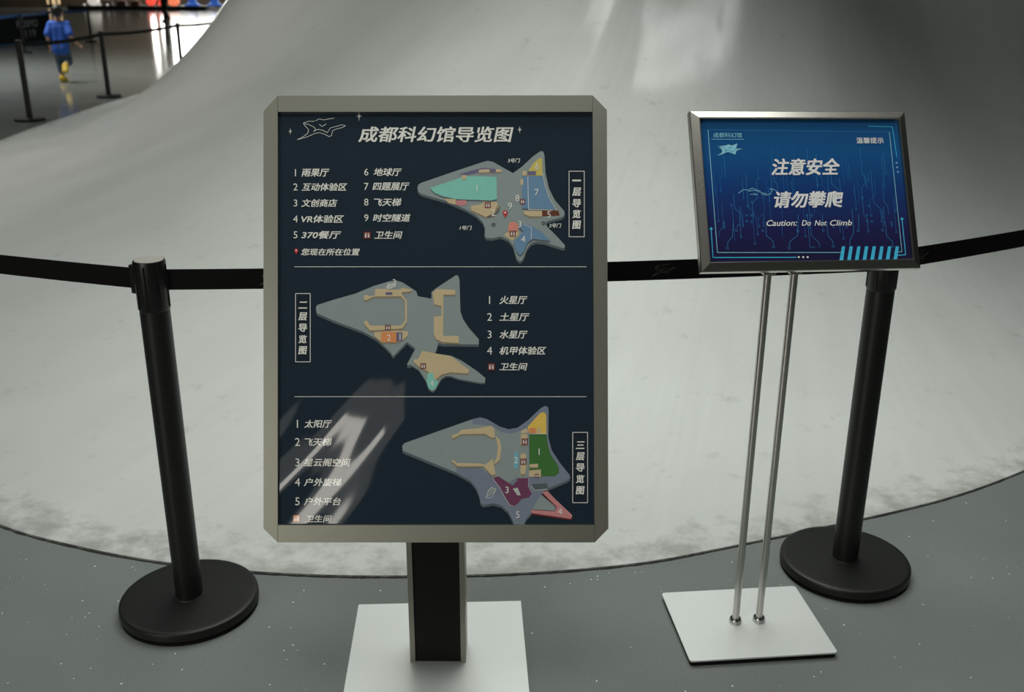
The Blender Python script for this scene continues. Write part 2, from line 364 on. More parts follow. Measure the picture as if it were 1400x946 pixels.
# ------------------------------------------------------------------ museum emblem: a pointed star ship in outline (unit box, y up)
EMB = [
    [(0.00,0.02),(0.10,0.12),(0.22,0.30),(0.24,0.48),(0.18,0.62),(0.13,0.76),(0.24,0.72),(0.36,0.58),(0.39,0.45),(0.34,0.38)],
    [(0.13,0.78),(0.24,0.86),(0.36,0.86)],
    [(0.38,0.88),(0.46,0.97),(0.55,0.92),(0.66,0.97),(0.76,1.0)],
    [(0.46,0.72),(0.52,0.62),(0.60,0.74)],
    [(0.35,0.44),(0.44,0.49),(0.54,0.44),(0.62,0.34),(0.69,0.56),(0.80,0.62),(0.92,0.70),(1.00,0.66),(0.94,0.58),(0.80,0.50),(0.73,0.42),(0.71,0.20),(0.66,0.16)],
    [(0.00,0.02),(0.20,0.14),(0.36,0.30),(0.46,0.34),(0.56,0.28),(0.66,0.16)],
]
EMB_FILL = [(0.0,0.02),(0.23,0.36),(0.22,0.52),(0.10,0.78),(0.36,0.84),(0.48,0.92),(0.60,0.84),(0.80,1.0),(0.74,0.62),(1.0,0.60),(0.76,0.44),(0.70,0.14),(0.44,0.34)]
def emblem(bm, x0, y0, w, h, lw, z, mi, tf=None):
    for s in EMB:
        P = [(x0 + a*w, y0 + b*h) for a, b in s]
        if tf: P = [tf(*p) for p in P]
        stroke(bm, P, lw, z, mi)

# ------------------------------------------------------------------ belt-barrier posts
def make_post():
    root = thing('barrier_post', 'x', 'barrier post')
    bm = bmesh.new()
    lathe(bm, [(0,.036),(.155,.036),(.165,.0357),(.1692,.0343),(.1712,.0315),(.1718,.028),(.1718,.013),(.170,.0115)], 72)
    base = link('base', bm, M_BASE, root, smooth=True)
    bm = bmesh.new(); lathe(bm, [(.165,.0115),(.1675,.0105),(.1675,.0085),(.170,.007),(.170,.0015),(.168,0),(0,0)], 72)
    link('base_gasket', bm, M_RUBBER, base, smooth=True)
    bm = bmesh.new(); lathe(bm, [(.034,.035),(.034,.81)], 40); lathe(bm, [(.0385,.036),(.037,.0385),(.034,.039)], 40)
    link('pole', bm, M_BLACK, root, smooth=True)
    bm = bmesh.new()
    lathe(bm, [(.034,.802),(.0362,.806),(.0362,.915),(.035,.919),(.0325,.9195)], 40)
    for k in range(4):                                   # belt slot guides around the head
        a = R(-112 + 90*k)
        for da in (-0.34, 0.34):
            x, y = .0362*math.cos(a+da), .0362*math.sin(a+da)
            tube(bm, (x, y, .81), (x, y, .910), .0024, 8)
    head = link('head', bm, M_PLASTIC, root, smooth=True)
    bm = bmesh.new(); lathe(bm, [(.0328,.9185),(.0322,.920),(0,.9203)], 40)
    link('cap', bm, M_STEEL, head, smooth=True)
    return root
POST = make_post()
def place_post(x, y, label, first=[True], group=None, rz=0):
    o = POST if first[0] else copy_tree(POST)
    first[0] = False
    o.location = (x, y, 0); o.rotation_euler = (0, 0, rz); o['label'] = label
    if group: o['group'] = group
    return o
PL = (-0.8245, 2.1955); PR = (0.9164, 2.3870); PLL = (-2.25, 2.74); PRR = (2.33, 3.24)
GP = 'black belt-barrier posts'
place_post(*PL, 'black belt barrier post left of the big map sign, near its base plate', group=GP)
place_post(*PR, 'black belt barrier post behind the blue caution sign stand', group=GP)
place_post(*PLL, 'black belt barrier post beyond the left edge, holding the left belt', group=GP)
place_post(*PRR, 'black belt barrier post beyond the right edge, holding the right belt', group=GP)

def belt(p0, p1, label, m=M_BELT, hb=0.0485, sag=0.012, zc=0.8715, logos=(), clip=None, r=0.0362, group=None, name='barrier_belt', z1=None):
    a = Vector((*p0, zc)); b = Vector((*p1, zc)); d = (b - a); d.normalize(); a = a + d * r; b = b - d * r
    L = (b - a).length; up = Vector((0, 0, 1)); nrm = d.cross(up).normalized()      # faces the camera side
    if nrm.y > 0: nrm = -nrm
    bm = bmesh.new(); n = 36; prev = None
    def P(s, h, o=0.0): return a + d * (s * L) - up * (4 * sag * s * (1 - s)) + up * h + nrm * o
    for i in range(n + 1):
        s = i / n
        cur = [bm.verts.new(P(s, hh, oo)) for hh, oo in ((-hb/2, .0008), (hb/2, .0008), (hb/2, -.0008), (-hb/2, -.0008))]
        if prev:
            for q in range(4): bm.faces.new((prev[q], cur[q], cur[(q+1)%4], prev[(q+1)%4]))
        else: bm.faces.new(cur)
        prev = cur
    bm.faces.new(prev[::-1])
    bmesh.ops.recalc_face_normals(bm, faces=bm.faces)
    mats = [m, M_LOGO]
    lw = 0.0007
    for s0 in logos:                                     # woven emblem
        bm2 = bmesh.new(); w_, h_ = 0.058, 0.030
        for st in EMB: stroke(bm2, [(x*w_, -h_/2 + y*h_) for x, y in st], lw, 0, 0)
        for f in bm2.faces: 
            vs = []
            for v in f.verts:
                s = s0 + v.co.x / L
                vs.append(bm.verts.new(P(s, v.co.y, .0013)))
            bm.faces.new(vs).material_index = 1
        bm2.free()
    o = link(name, bm, mats); tag(o, label, 'barrier belt', group)
    if clip is not None:                                 # plastic end clip hooked into the post head
        bm = bmesh.new(); e_ = a if clip == 0 else b; dd = d if clip == 0 else -d
        q = Matrix((( dd.x, nrm.x, 0, e_.x + dd.x*.010), (dd.y, nrm.y, 0, e_.y + dd.y*.010), (0, 0, 1, e_.z - .002), (0, 0, 0, 1)))
        box(bm, -.0098, .0085, -.0075, .0075, -.034, .034)
        bmesh.ops.transform(bm, matrix=q, verts=bm.verts)
        bmesh.ops.recalc_face_normals(bm, faces=bm.faces)
        link('end_clip', bm, M_PLASTIC, o, bev=.002)
    return o
GB = 'black printed barrier belts'
belt(PLL, PL, 'black barrier belt running off to the left edge from the left post', clip=1, sag=0.010, group=GB)
def frac(p0, p1, x): return (x - p0[0]) / (p1[0] - p0[0])
belt(PL, PR, 'black barrier belt passing behind the big map sign between two posts', sag=0.008, logos=(frac(PL, PR, -0.612), frac(PL, PR, 0.348)), group=GB)
belt(PR, PRR, 'black barrier belt running off to the right edge beyond the blue caution sign', sag=0.010, logos=(0.045,), group=GB)

# ------------------------------------------------------------------ big museum map sign
K = 2.0            # prints are seen in soft hall light
TXT = srgb(188, 187, 176, K)
def muted(c, k=.24):
    g = .3*c[0] + .55*c[1] + .15*c[2]; return tuple(v + (g - v)*k for v in c)
PM_NAMES = [('print_navy', (32, 48, 62)), ('print_cream', (188, 187, 176)), ('print_slate', (112, 124, 124)), ('print_slate_edge', (70, 80, 84)),
    ('print_teal', (95, 168, 152)), ('print_yellow', (172, 155, 62)), ('print_blue', (80, 115, 148)), ('print_tan', (166, 147, 108)),
    ('print_brown', (92, 46, 34)), ('print_salmon', (188, 108, 92)), ('print_violet', (88, 82, 114)), ('print_orange', (192, 112, 58)),
    ('print_green', (48, 98, 42)), ('print_magenta', (98, 48, 78)), ('print_pink', (172, 104, 106)), ('print_bluegrey', (96, 106, 124)),
    ('print_red', (178, 40, 40)), ('print_maroon', (104, 38, 34)), ('print_dark', (24, 34, 44)), ('print_gold', (196, 156, 50)), ('print_grey', (150, 156, 152)), ('print_cyan', (80, 150, 170)), ('print_tan_edge', (118, 104, 80)), ('print_swirl', (34, 53, 76))]
PM = [print_mat(n, srgb(*muted(c), K if n not in ('print_navy', 'print_swirl') else 1.25)) for n, c in PM_NAMES]
I = {n[6:]: i for i, (n, c) in enumerate(PM_NAMES)}

SC = 0.0015023
def lx(u): return (u - 595) * SC
def ly(v): return (436 - v) * SC
Rcam = Matrix.Rotation(R(90 - 19.67), 3, 'X') @ Matrix.Rotation(0.0043, 3, 'Z')
root = thing('map_sign', 'big portrait floor map sign in grey snap frame on a dark pedestal', 'sign', (-0.1705, 1.997, 0))
PANEL = Matrix.Translation(Vector((-0.158, 1.9489, 0.8617)) - Vector(root.location)) @ Rcam.to_4x4()

bm = bmesh.new(); prism(bm, [(-.209,-.40),(.209,-.40),(.209,0),(-.209,0)], 0.0, 0.008)
link('base_plate', bm, M_PLATE, root, bev=.0012, mx=Matrix.Translation((-0.0125, 0.2065, 0)) @ Matrix.Rotation(R(2.66), 4, 'Z'))
# pedestal: dark front between two aluminium cheeks, its top cut to the slope of the panel
def ped_top(y): # world-relative y -> z on the panel's back
    n = Rcam @ Vector((0, 0, 1)); o = PANEL.translation + Rcam @ Vector((0, 0, -0.030))
    return o.z - (n.y * (y - o.y)) / n.z
def slab(bm, x0, x1, y0, y1, z0=.008):
    v = [bm.verts.new(p) for p in ((x0,y0,z0),(x1,y0,z0),(x1,y1,z0),(x0,y1,z0),(x0,y0,ped_top(y0)),(x1,y0,ped_top(y0)),(x1,y1,ped_top(y1)),(x0,y1,ped_top(y1)))]
    for f in ((0,3,2,1),(4,5,6,7),(0,1,5,4),(1,2,6,5),(2,3,7,6),(3,0,4,7)): bm.faces.new([v[i] for i in f])
bm = bmesh.new(); slab(bm, -.0535, .0535, -.032, .036); ped = link('pedestal', bm, M_DARK, root)
for sx in (-1, 1):
    bm = bmesh.new(); slab(bm, min(sx*.0535, sx*.0655), max(sx*.0535, sx*.0655), -.036, .040)
    tag(link('side_cheek', bm, M_ALU, ped, bev=.0008), 'grey aluminium cheek')
# frame: side rails run full height with clipped outer corners
def rail(pts, bevel=.0022):
    bm = bmesh.new(); prism(bm, [(lx(u), ly(v)) for u, v in pts], -.024, .0045)
    return link('frame_rail', bm, M_ALU, root, bev=bevel, mx=PANEL)
rail([(361,152.5),(380.3,131.5),(380.3,741),(361,722)]); rail([(810,131),(829.5,151),(831.5,722),(813,741)])
rail([(380.8,131.5),(809.6,131),(809.6,153.5),(380.8,153.5)]); rail([(380.8,717.5),(812.6,717.5),(812.6,741),(380.8,741)])
bm = bmesh.new(); prism(bm, [(lx(372),ly(152)),(lx(820),ly(152)),(lx(822),ly(722)),(lx(372),ly(722))], -.030, -.008); link('back_board', bm, M_BACK, root, mx=PANEL)

bm = bmesh.new(); ZP = -.0045
def zz(k): return ZP + .00015 * k
def px(pts, ox, oy, sc): return [(lx(ox + x/sc), ly(oy + y/sc)) for x, y in pts]
flat(bm, [(lx(380),ly(152)),(lx(811),ly(152)),(lx(813),ly(719)),(lx(380),ly(719))], zz(0), I['navy'])
# faint swirls of the background print
sr = random.Random(11)
for k in range(46):
    cx_, cy_ = sr.uniform(420, 765), sr.uniform(190, 680); r_ = sr.uniform(6, 38); a0 = sr.uniform(0, 6.28); n_ = 9
    stroke(bm, [(lx(cx_+r_*math.cos(a0+.2*j)), ly(cy_+.7*r_*math.sin(a0+.2*j))) for j in range(n_)], .0014, zz(1), I['swirl'])
for y_ in (364.5, 542.5): stroke(bm, [(lx(402), ly(y_)), (lx(802), ly(y_))], .0011, zz(2), I['cream'])
letter(bm, '成都科幻馆导览图', lx(489.5), lx(702), ly(194), ly(172.5), zz(8), I['cream'], .022, .18)
emblem(bm, lx(405.5), ly(191), 66.5*SC, 30*SC, .0009, zz(3), I['cream'])
def sparkle(u, v, r):
    for a, b_ in ((0, r), (math.pi/2, r*1.5), (math.pi/4, r*.6), (-math.pi/4, r*.6)):
        dx, dy = math.cos(a)*b_*SC, math.sin(a)*b_*SC; wx, wy = -math.sin(a)*.6*SC, math.cos(a)*.6*SC
        flat(bm, [(lx(u)-dx, ly(v)-dy), (lx(u)+wx, ly(v)+wy), (lx(u)+dx, ly(v)+dy), (lx(u)-wx, ly(v)-wy)], zz(3), I['cream'])
sparkle(396.3, 179, 3); sparkle(490.5, 158, 5); sparkle(710.5, 176.5, 3.5)
def entry(num, txt, xn, x0, x1, y, h=10.8, hn=9.5):
    if num: letter(bm, num, lx(xn-2.6), lx(xn+2.6), ly(y+hn/2), ly(y-hn/2), zz(8), I['cream'], .0, 0.0, True)
    letter(bm, txt, lx(x0), lx(x1), ly(y+h/2), ly(y-h/2), zz(8), I['cream'], .02, .2)
def wc(u, v, s=5.0, m='maroon'):
    flat(bm, [(lx(u-s),ly(v-s)),(lx(u+s),ly(v-s)),(lx(u+s),ly(v+s)),(lx(u-s),ly(v+s))], zz(9), I[m])
    for dx in (-.45, .45):
        disc(bm, lx(u+dx*s), ly(v-.5*s), .17*s*SC, zz(10), I['cream'], 8)
        flat(bm, [(lx(u+dx*s-.22*s),ly(v-.2*s)),(lx(u+dx*s+.22*s),ly(v-.2*s)),(lx(u+dx*s+.14*s),ly(v+.7*s)),(lx(u+dx*s-.14*s),ly(v+.7*s))], zz(10), I['cream'])
    stroke(bm, [(lx(u),ly(v-.7*s)),(lx(u),ly(v+.7*s))], .09*s*SC, zz(10), I['cream'])
def pin(u, v, s=4.2):
    P_ = [(lx(u+s*.62*math.cos(a)), ly(v-s*.3)+s*.62*math.sin(a)*SC) for a in [math.pi*k/10 - .35 for k in range(0, 13)]]
    flat(bm, P_ + [(lx(u), ly(v+s))], zz(12), I['red']); disc(bm, lx(u), ly(v-s*.35), s*.26*SC, zz(13), I['cream'], 8)
for k, (t_, a, b_, y) in enumerate([('雨果厅',412,450,235.7),('互动体验区',412,474.5,255.2),('文创商店',411.5,461,277.2),('VR体验区',411.5,470,299),('370餐厅',411.5,466,320.8)]):
    entry(str(k+1), t_, 403.5, a, b_, y)
for k, (t_, a, b_, y) in enumerate([('地球厅',510.5,549,234.8),('四题展厅',509,559.8,254.5),('飞天梯',511,548.5,276),('时空隧道',509.5,561.3,297.5)]):
    entry(str(k+6), t_, 500.5, a, b_, y)
wc(501.7, 321.3, 4.8, 'maroon'); entry('', '卫生间', 0, 511.5, 550, 321)
pin(404.7, 343.5); entry('', '您现在所在位置', 0, 411, 491.5, 344.2, 9.6)
for k, (t_, a, b_, y) in enumerate([('火星厅',682.7,721.2,410),('土星厅',682.7,724,433.2),('水星厅',682.7,721.5,457.2),('机甲体验区',682.7,747,479.3)]):
    entry(str(k+1), t_, 669.3, a, b_, y, 11.2, 10.5)
wc(671.8, 501.6, 4.8); entry('', '卫生间', 0, 682.7, 721.2, 501.3, 10.5)
for k, (t_, a, b_, y) in enumerate([('太阳厅',415.5,453.5,579.6),('飞天梯',416,453.3,604.4),('星云阁空间',415,479,632.4),('户外旋梯',415,467,659.4),('户外平台',415,466,685.8)]):
    entry(str(k+1), t_, 406.2, a, b_, y, 11, 10.8)
wc(404.8, 709, 4.4, 'orange'); entry('', '卫生间', 0, 416.5, 453.5, 709.6, 10)
def vbox(x0, x1, y0, y1, xc, chars, s=6.0):
    flat(bm, [(lx(x0),ly(y0)),(lx(x1),ly(y0)),(lx(x1),ly(y1)),(lx(x0),ly(y1))], zz(2), I['dark'])
    rrect(bm, lx(x0), lx(x1), ly(y0), ly(y1), .0013, zz(3), I['cream'])
    for ch, y, hh in chars: letter(bm, ch, lx(xc-s), lx(xc+s), ly(y+hh), ly(y-hh), zz(8), I['cream'], .03, .12)
vbox(778.2, 799, 233.6, 323.4, 788.5, [('一',246.4,1.2),('层',261.8,5.8),('导',277.4,5.6),('览',292.2,5.8),('图',307,5.8)])
vbox(403.5, 423.6, 401.2, 494.7, 413.4, [('二',417,4.8),('层',432.5,5.6),('导',448,5.6),('览',463.6,5.6),('图',478.9,5.6)])
vbox(783.2, 803.6, 591.3, 687.7, 793.4, [('三',608.8,5.2),('层',624,5.6),('导',639.3,5.6),('览',655,5.6),('图',670.6,5.6)])

A2 = (560, 120, 3.786); A3 = (350, 360, 4.728); A4 = (560, 360, 4.7286); A6 = (530, 540, 4.503)
def shape(pts, A, m, k, edge=None, drop=3.4):
    P_ = px(pts, *A)
    if edge: flat(bm, [(x, y - drop*SC) for x, y in P_], zz(k) - .00007, I[edge])
    flat(bm, P_, zz(k), I[m])
def num(t_, x, y, A, h=34, m='cream', w=None):
    w = w or h * (.36 if t_ == '1' else .52)
    (xa, ya), (xb, yb) = px([(x-w/2, y+h/2), (x+w/2, y-h/2)], *A); letter(bm, t_, xa, xb, ya, yb, zz(14), I[m], 0.0, 0.0, True)
def smooth(pts, n=4): return [tuple(p) for p in catmull(pts, n)]
# ground floor
shape([(40,517),(44,500),(60,490),(250,425),(380,382),(405,376),(435,383),(490,415),(535,440),(580,408),(640,352),(678,326),(692,328),(698,345),(704,440),(722,520),(752,580),(800,636),(804,655),(790,668),(712,690),(704,704),(716,722),(760,765),(803,812),(805,824),(796,830),(700,800),(655,795),(628,805),(606,835),(590,880),(577,896),(565,895),(553,880),(535,815),(510,785),(470,768),(430,778),(398,776),(388,765),(390,725),(380,695),(345,660),(290,628),(190,585),(60,548),(44,535)], A2, 'slate', 3, 'slate_edge')
shape([(105,517),(270,462),(272,456),(330,455),(450,460),(452,575),(420,582),(240,575),(170,560),(125,540)], A2, 'teal', 5, 'slate_edge', 2)
shape([(250,448),(330,424),(385,412),(420,415),(420,432),(360,436),(300,450)], A2, 'violet', 5)
shape([(358,424),(385,420),(475,420),(478,434),(358,438)], A2, 'tan', 6, 'tan_edge', 1); shape([(414,418),(446,418),(446,436),(414,436)], A2, 'violet', 7)
shape([(270,452),(296,450),(292,470),(272,476)], A2, 'tan', 6, 'tan_edge', 1)
shape([(180,572),(240,576),(236,604),(200,595)], A2, 'tan', 6); shape([(236,582),(290,580),(298,598),(270,610),(240,604)], A2, 'pink', 7)
shape([(316,610),(378,600),(380,588),(452,590),(464,618),(440,660),(395,668),(318,632)], A2, 'tan', 6, 'tan_edge', 2)
shape([(455,606),(470,614),(460,645),(410,672),(395,668),(440,645)], A2, 'slate_edge', 6)
shape([(612,432),(640,390),(672,362),(686,362),(688,452),(612,452)], A2, 'yellow', 5)
shape([(584,452),(584,428),(606,428),(606,452)], A2, 'tan', 6, 'tan_edge', 1); shape([(612,430),(654,430),(654,450),(612,450)], A2, 'violet', 7)
shape([(582,456),(692,456),(708,520),(740,600),(752,630),(582,622)], A2, 'blue', 5, 'slate_edge', 2)
stroke(bm, px([(612,458),(616,628),(742,632)], *A2), .0011, zz(7), I['cream']); stroke(bm, px([(690,440),(700,500),(724,570),(762,634)], *A2), .0016, zz(7), I['grey'])
shape([(574,470),(588,470),(588,500),(574,500)], A2, 'tan', 6); shape([(590,636),(686,636),(686,664),(620,664),(592,650)], A2, 'tan', 6, 'tan_edge', 2)
shape([(686,634),(770,634),(778,660),(686,664)], A2, 'brown', 6)
shape([(510,720),(516,696),(545,692),(562,706),(562,738),(510,742)], A2, 'salmon', 6, 'tan_edge', 1.5); shape([(488,762),(512,740),(566,740),(566,760),(530,790)], A2, 'tan', 5)
shape([(538,800),(590,742),(566,720),(590,702),(636,716),(690,752),(730,792),(640,780),(610,800),(590,848),(572,866),(554,848)], A2, 'blue', 6, 'slate_edge', 2.5)
stroke(bm, px([(590,704),(630,722),(630,782)], *A2), .0008, zz(7), I['cream'])
for c in ((404,606),(534,754)): wc(A2[0]+c[0]/A2[2], A2[1]+c[1]/A2[2], 4)
wc(A2[0]+585/A2[2], A2[1]+588/A2[2], 3.6)
for t_, x, y in (('1',349,517),('2',433,645),('3',570,705),('4',588,783),('5',722,655),('6',661,405),('7',658,540),('8',558,570),('9',520,610)): num(t_, x, y, A2)
pin(560+495/3.786, 120+652/3.786, 5.4)
for x, y in ((532,414),(434,708),(693,700)):
    (cx_, cy_), = px([(x, y)], *A2); ring(bm, cx_, cy_, .0032, .0011, zz(9), I['dark']); letter(bm, '↑', cx_-.0014, cx_+.0014, cy_-.002, cy_+.002, zz(9), I['dark'])
for t_, x, y in (('3号门',540,375),('1号门',290,724),('2号门',754,712)):
    (xa, ya), (xb, yb) = px([(x-32, y+11), (x+32, y-11)], *A2); letter(bm, t_, xa, xb, ya, yb, zz(9), I['cream'], .02, .2)
# second floor
z4 = lambda P_: [((560 + x/4.7286 - 350)*4.728, (360 + y/4.7286 - 360)*4.728) for x, y in P_]
shape([(385,296),(386,280),(396,268),(500,235),(640,195),(760,145),(870,113),(905,110),(945,122),(1035,180),(1045,212),(1133,228)] + z4([(140,185),(170,160),(300,75),(314,80),(322,110),(328,310),(345,360),(378,412),(448,492),(446,524),(215,522),(185,514),(168,572)]) + [(1060,640),(985,662),(974,655),(1030,550),(975,508),(885,600),(865,570),(840,545),(780,490),(690,440),(500,370),(392,322)], A3, 'slate', 3, 'slate_edge')
shape(z4([(78,563),(180,585),(270,598),(340,632),(440,700),(490,742),(486,772),(455,772),(320,748),(262,728),(235,728),(205,745),(185,780),(165,818),(145,828),(122,812),(105,760),(60,690),(10,658),(-12,655),(30,590)]), A3, 'slate', 4, 'slate_edge', 2)
shape([(698,206),(720,203),(730,212),(768,206),(768,166),(840,163),(850,170),(930,168),(945,158),(1005,168),(1003,180),(940,186),(945,205),(975,240),(975,375),(945,420),(790,432),(738,434),(700,395),(698,372),(716,370),(735,402),(935,402),(962,370),(962,245),(935,212),(760,214),(712,238),(698,236)], A3, 'tan', 6, 'tan_edge', 2.2)
shape([(764,432),(808,428),(985,440),(978,470),(930,505),(880,512),(808,505),(764,470)], A3, 'tan', 5, 'tan_edge', 2)
shape([(808,446),(906,444),(906,510),(808,510)], A3, 'orange', 7, 'tan_edge', 1.4); shape([(906,446),(944,446),(944,500),(906,506)], A3, 'violet', 7)
shape([(838,150),(870,128),(905,125),(905,150),(870,165),(838,168)], A3, 'grey', 6); shape([(836,186),(880,186),(880,204),(836,204)], A3, 'violet', 7)
shape(z4([(148,190),(175,165),(296,170),(294,202),(218,202),(216,468),(318,470),(318,515),(210,508),(170,488),(156,460),(156,345),(205,338),(205,275),(158,264)]), A3, 'tan', 6, 'tan_edge', 2)
shape(z4([(82,565),(180,585),(265,600),(310,632),(385,690),(378,712),(260,705),(205,720),(165,755),(118,700),(60,668),(28,640),(26,622),(52,620)]), A3, 'tan', 6, 'tan_edge', 2.4)
shape(z4([(115,712),(150,705),(160,752),(186,762),(168,808),(146,822),(124,808),(108,765)]), A3, 'teal', 7)
wc(350+851/4.728, 360+415/4.728, 3.8); wc(350+1080/4.728, 360+664/4.728, 3.8)
for t_, x, y in (('1',855,146),('3',893,122),('2',858,480),('1',930,475),('4',1135,776)): num(t_, x, y, A3, 40)
# third floor
shape([(88,325),(90,308),(104,296),(520,150),(570,138),(612,150),(690,195),(745,212),(800,202),(865,155),(945,80),(972,68),(988,75),(992,100),(990,265),(1010,340),(1060,418),(1122,495),(1124,515),(1105,528),(985,578),(945,612),(915,680),(880,735),(855,760),(836,800),(780,800),(765,765),(742,720),(700,682),(650,668),(590,680),(572,668),(565,625),(545,575),(510,530),(425,482),(92,346)], A6, 'bluegrey', 3, 'slate_edge')
shape([(90,318),(104,298),(522,152),(524,180),(640,190),(700,230),(760,240),(820,222),(870,230),(872,505),(790,510),(740,550),(650,510),(560,440),(425,442),(423,478),(95,343)], A6, 'slate', 4)
shape([(395,268),(396,248),(430,238),(455,215),(560,205),(640,190),(658,215),(660,262),(640,265),(600,240),(450,242),(416,262)], A6, 'tan', 6, 'tan_edge', 2)
shape([(664,250),(690,275),(700,330),(690,400),(664,425),(654,420),(672,380),(678,320)], A6, 'tan', 6, 'tan_edge', 2)
shape([(396,412),(400,396),(425,420),(560,422),(600,430),(648,392),(656,450),(664,490),(640,495),(590,440),(430,440)], A6, 'tan', 6, 'tan_edge', 2)
shape([(820,262),(820,245),(860,240),(860,308),(820,308)], A6, 'tan', 6, 'tan_edge', 2); shape([(818,365),(850,362),(856,430),(846,490),(818,488)], A6, 'tan', 6, 'tan_edge', 2)
shape([(820,222),(858,204),(866,232),(822,240)], A6, 'tan', 6)
shape([(862,195),(940,112),(962,106),(976,120),(978,240),(870,236)], A6, 'gold', 5); shape([(872,204),(914,204),(914,236),(872,236)], A6, 'orange', 7); shape([(920,204),(942,204),(942,236),(920,236)], A6, 'tan', 7)
shape([(872,242),(978,242),(985,300),(1000,360),(1052,440),(1056,480),(1030,502),(872,500)], A6, 'green', 5); stroke(bm, px([(872,240),(978,240)], *A6), .001, zz(8), I['cream'])
shape([(874,428),(926,424),(926,446),(874,446)], A6, 'tan', 7, 'tan_edge', 1.5); shape([(870,466),(944,460),(944,505),(870,505)], A6, 'tan', 7)
shape([(646,515),(680,502),(770,558),(798,530),(798,510),(868,510),(866,560),(888,605),(870,632),(825,640),(805,665),(780,686),(752,680),(720,630),(690,570)], A6, 'magenta', 6)
stroke(bm, px([(646,515),(690,570),(720,630),(752,680),(780,686)], *A6), .0008, zz(8), I['cream']); stroke(bm, px([(798,511),(868,511),(866,560),(888,605)], *A6), .0008, zz(8), I['grey'])
shape([(606,635),(618,592),(640,570),(668,580),(660,605)], A6, 'slate', 6); stroke(bm, px([(606,635),(618,592),(640,570),(668,580),(640,632)], *A6), .0008, zz(8), I['cream'], True)
shape([(770,578),(800,572),(820,618),(800,620)], A6, 'grey', 8); shape([(885,550),(980,545),(990,575),(900,590)], A6, 'slate_edge', 6); stroke(bm, px([(882,560),(905,588),(985,582)], *A6), .0009, zz(8), I['cream'])
shape([(945,615),(1035,690),(1030,715),(890,705)], A6, 'slate', 5)
shape([(950,600),(985,592),(1030,640),(1138,742),(1130,764),(885,728),(885,708),(1030,718),(1042,690)], A6, 'pink', 6, 'maroon', 2)
shape([(778,452),(784,352),(800,352),(806,400),(800,455)], A6, 'cyan', 6)
for c in ((844,288),(836,412)): wc(530+c[0]/4.503, 540+c[1]/4.503, 4.2)
wc(530+918/4.503, 540+498/4.503, 2.6)
for t_, x, y in (('1',933,350),('2',790,402),('3',735,585),('4',1062,718),('5',801,738)): num(t_, x, y, A6, 40)
link('map_poster', bm, PM, root, mx=PANEL)

# ------------------------------------------------------------------ small caution sign on a two-rod stand
ROT = R(5.66)
root = thing('caution_sign', 'small blue landscape caution sign on two thin steel rods', 'sign', (0.5864, 2.1162, 0), ROT)
inv = Matrix.Rotation(-ROT, 4, 'Z') @ Matrix.Translation((-0.5864, -2.1162, 0))
M3 = Matrix.Rotation(0.1372, 3, 'Z') @ Matrix.Rotation(0.0146, 3, 'Y') @ Matrix.Rotation(math.pi/2 - 0.4811, 3, 'X')
CP = inv @ (Matrix.Translation((0.624, 2.11, 1.1018)) @ M3.to_4x4())
bm = bmesh.new()
c_ = []
for sx, sy in ((1,1),(-1,1),(-1,-1),(1,-1)):
    for k in range(5):
        a = {(1,1):0,(-1,1):90,(-1,-1):180,(1,-1):270}[(sx,sy)] + 22.5*k
        c_.append((sx*(.1798-.008)+.008*math.cos(R(a)), sy*(.14135-.008)+.008*math.sin(R(a))))
prism(bm, c_, .0125, .0165); pl = link('base_plate', bm, M_PLATE, root, bev=.0012)
bm = bmesh.new(); prism(bm, [(x*.985, y*.982) for x, y in c_], 0, .0125); link('under_shade_pad', bm, M_RUBBER, pl)  # black pad added to stand for the shaded gap under the plate
n_ = CP.to_3x3() @ Vector((0, 0, 1)); ob = CP.translation + CP.to_3x3() @ Vector((0, 0, -.0215))
def back_z(x, y): return ob.z - (n_.x*(x-ob.x) + n_.y*(y-ob.y)) / n_.z
bxy = [(inv @ Vector(p))[:2] for p in ((0.5598, 2.114, 0), (0.6198, 2.1206, 0))]
for x, y in bxy:
    bm = bmesh.new(); tube(bm, (x, y, .0165), (x, y, back_z(x, y) - .016), .0088, 24); rod = link('rod', bm, M_ROD, root, smooth=True)
    bm = bmesh.new(); lathe(bm, [(.0088,.0165),(.0148,.0165),(.0152,.0172),(.0152,.0225),(.0146,.0225),(.0150,.0235),(.0146,.026),(.0130,.0285),(.0088,.029)], 28, (x, y)); link('collar', bm, M_CHROME, rod, smooth=True)
# bracket joining rods to the panel back
bm = bmesh.new(); (xa, ya), (xb, yb) = bxy; ym = (ya + yb)/2
prof = [(xa-.0135,.915),(xa+.0130,.915),(xa+.0165,.921),(xa+.022,.9245),(xb-.022,.9245),(xb-.0165,.921),(xb-.0130,.915),(xb+.0135,.915),(xb+.0155,.925),(xb+.0155,1.04),(xa-.0155,1.04),(xa-.0155,.925)]
lo = []; hi = []
for x, z in prof: lo.append(bm.verts.new((x, ym-.0125, z))); hi.append(bm.verts.new((x, ym+.0125, z)))
bm.faces.new(lo); bm.faces.new(hi[::-1])
for i in range(len(prof)): j = (i+1) % len(prof); bm.faces.new((lo[i], hi[i], hi[j], lo[j]))
# front lip that carries the panel
q0 = CP.inverted(); cx_ = (q0 @ Vector(((xa+xb)/2, ym, 1.0))).x
bmesh.ops.recalc_face_normals(bm, faces=bm.faces)
link('bracket', bm, M_ALU2, root, bev=.0015)
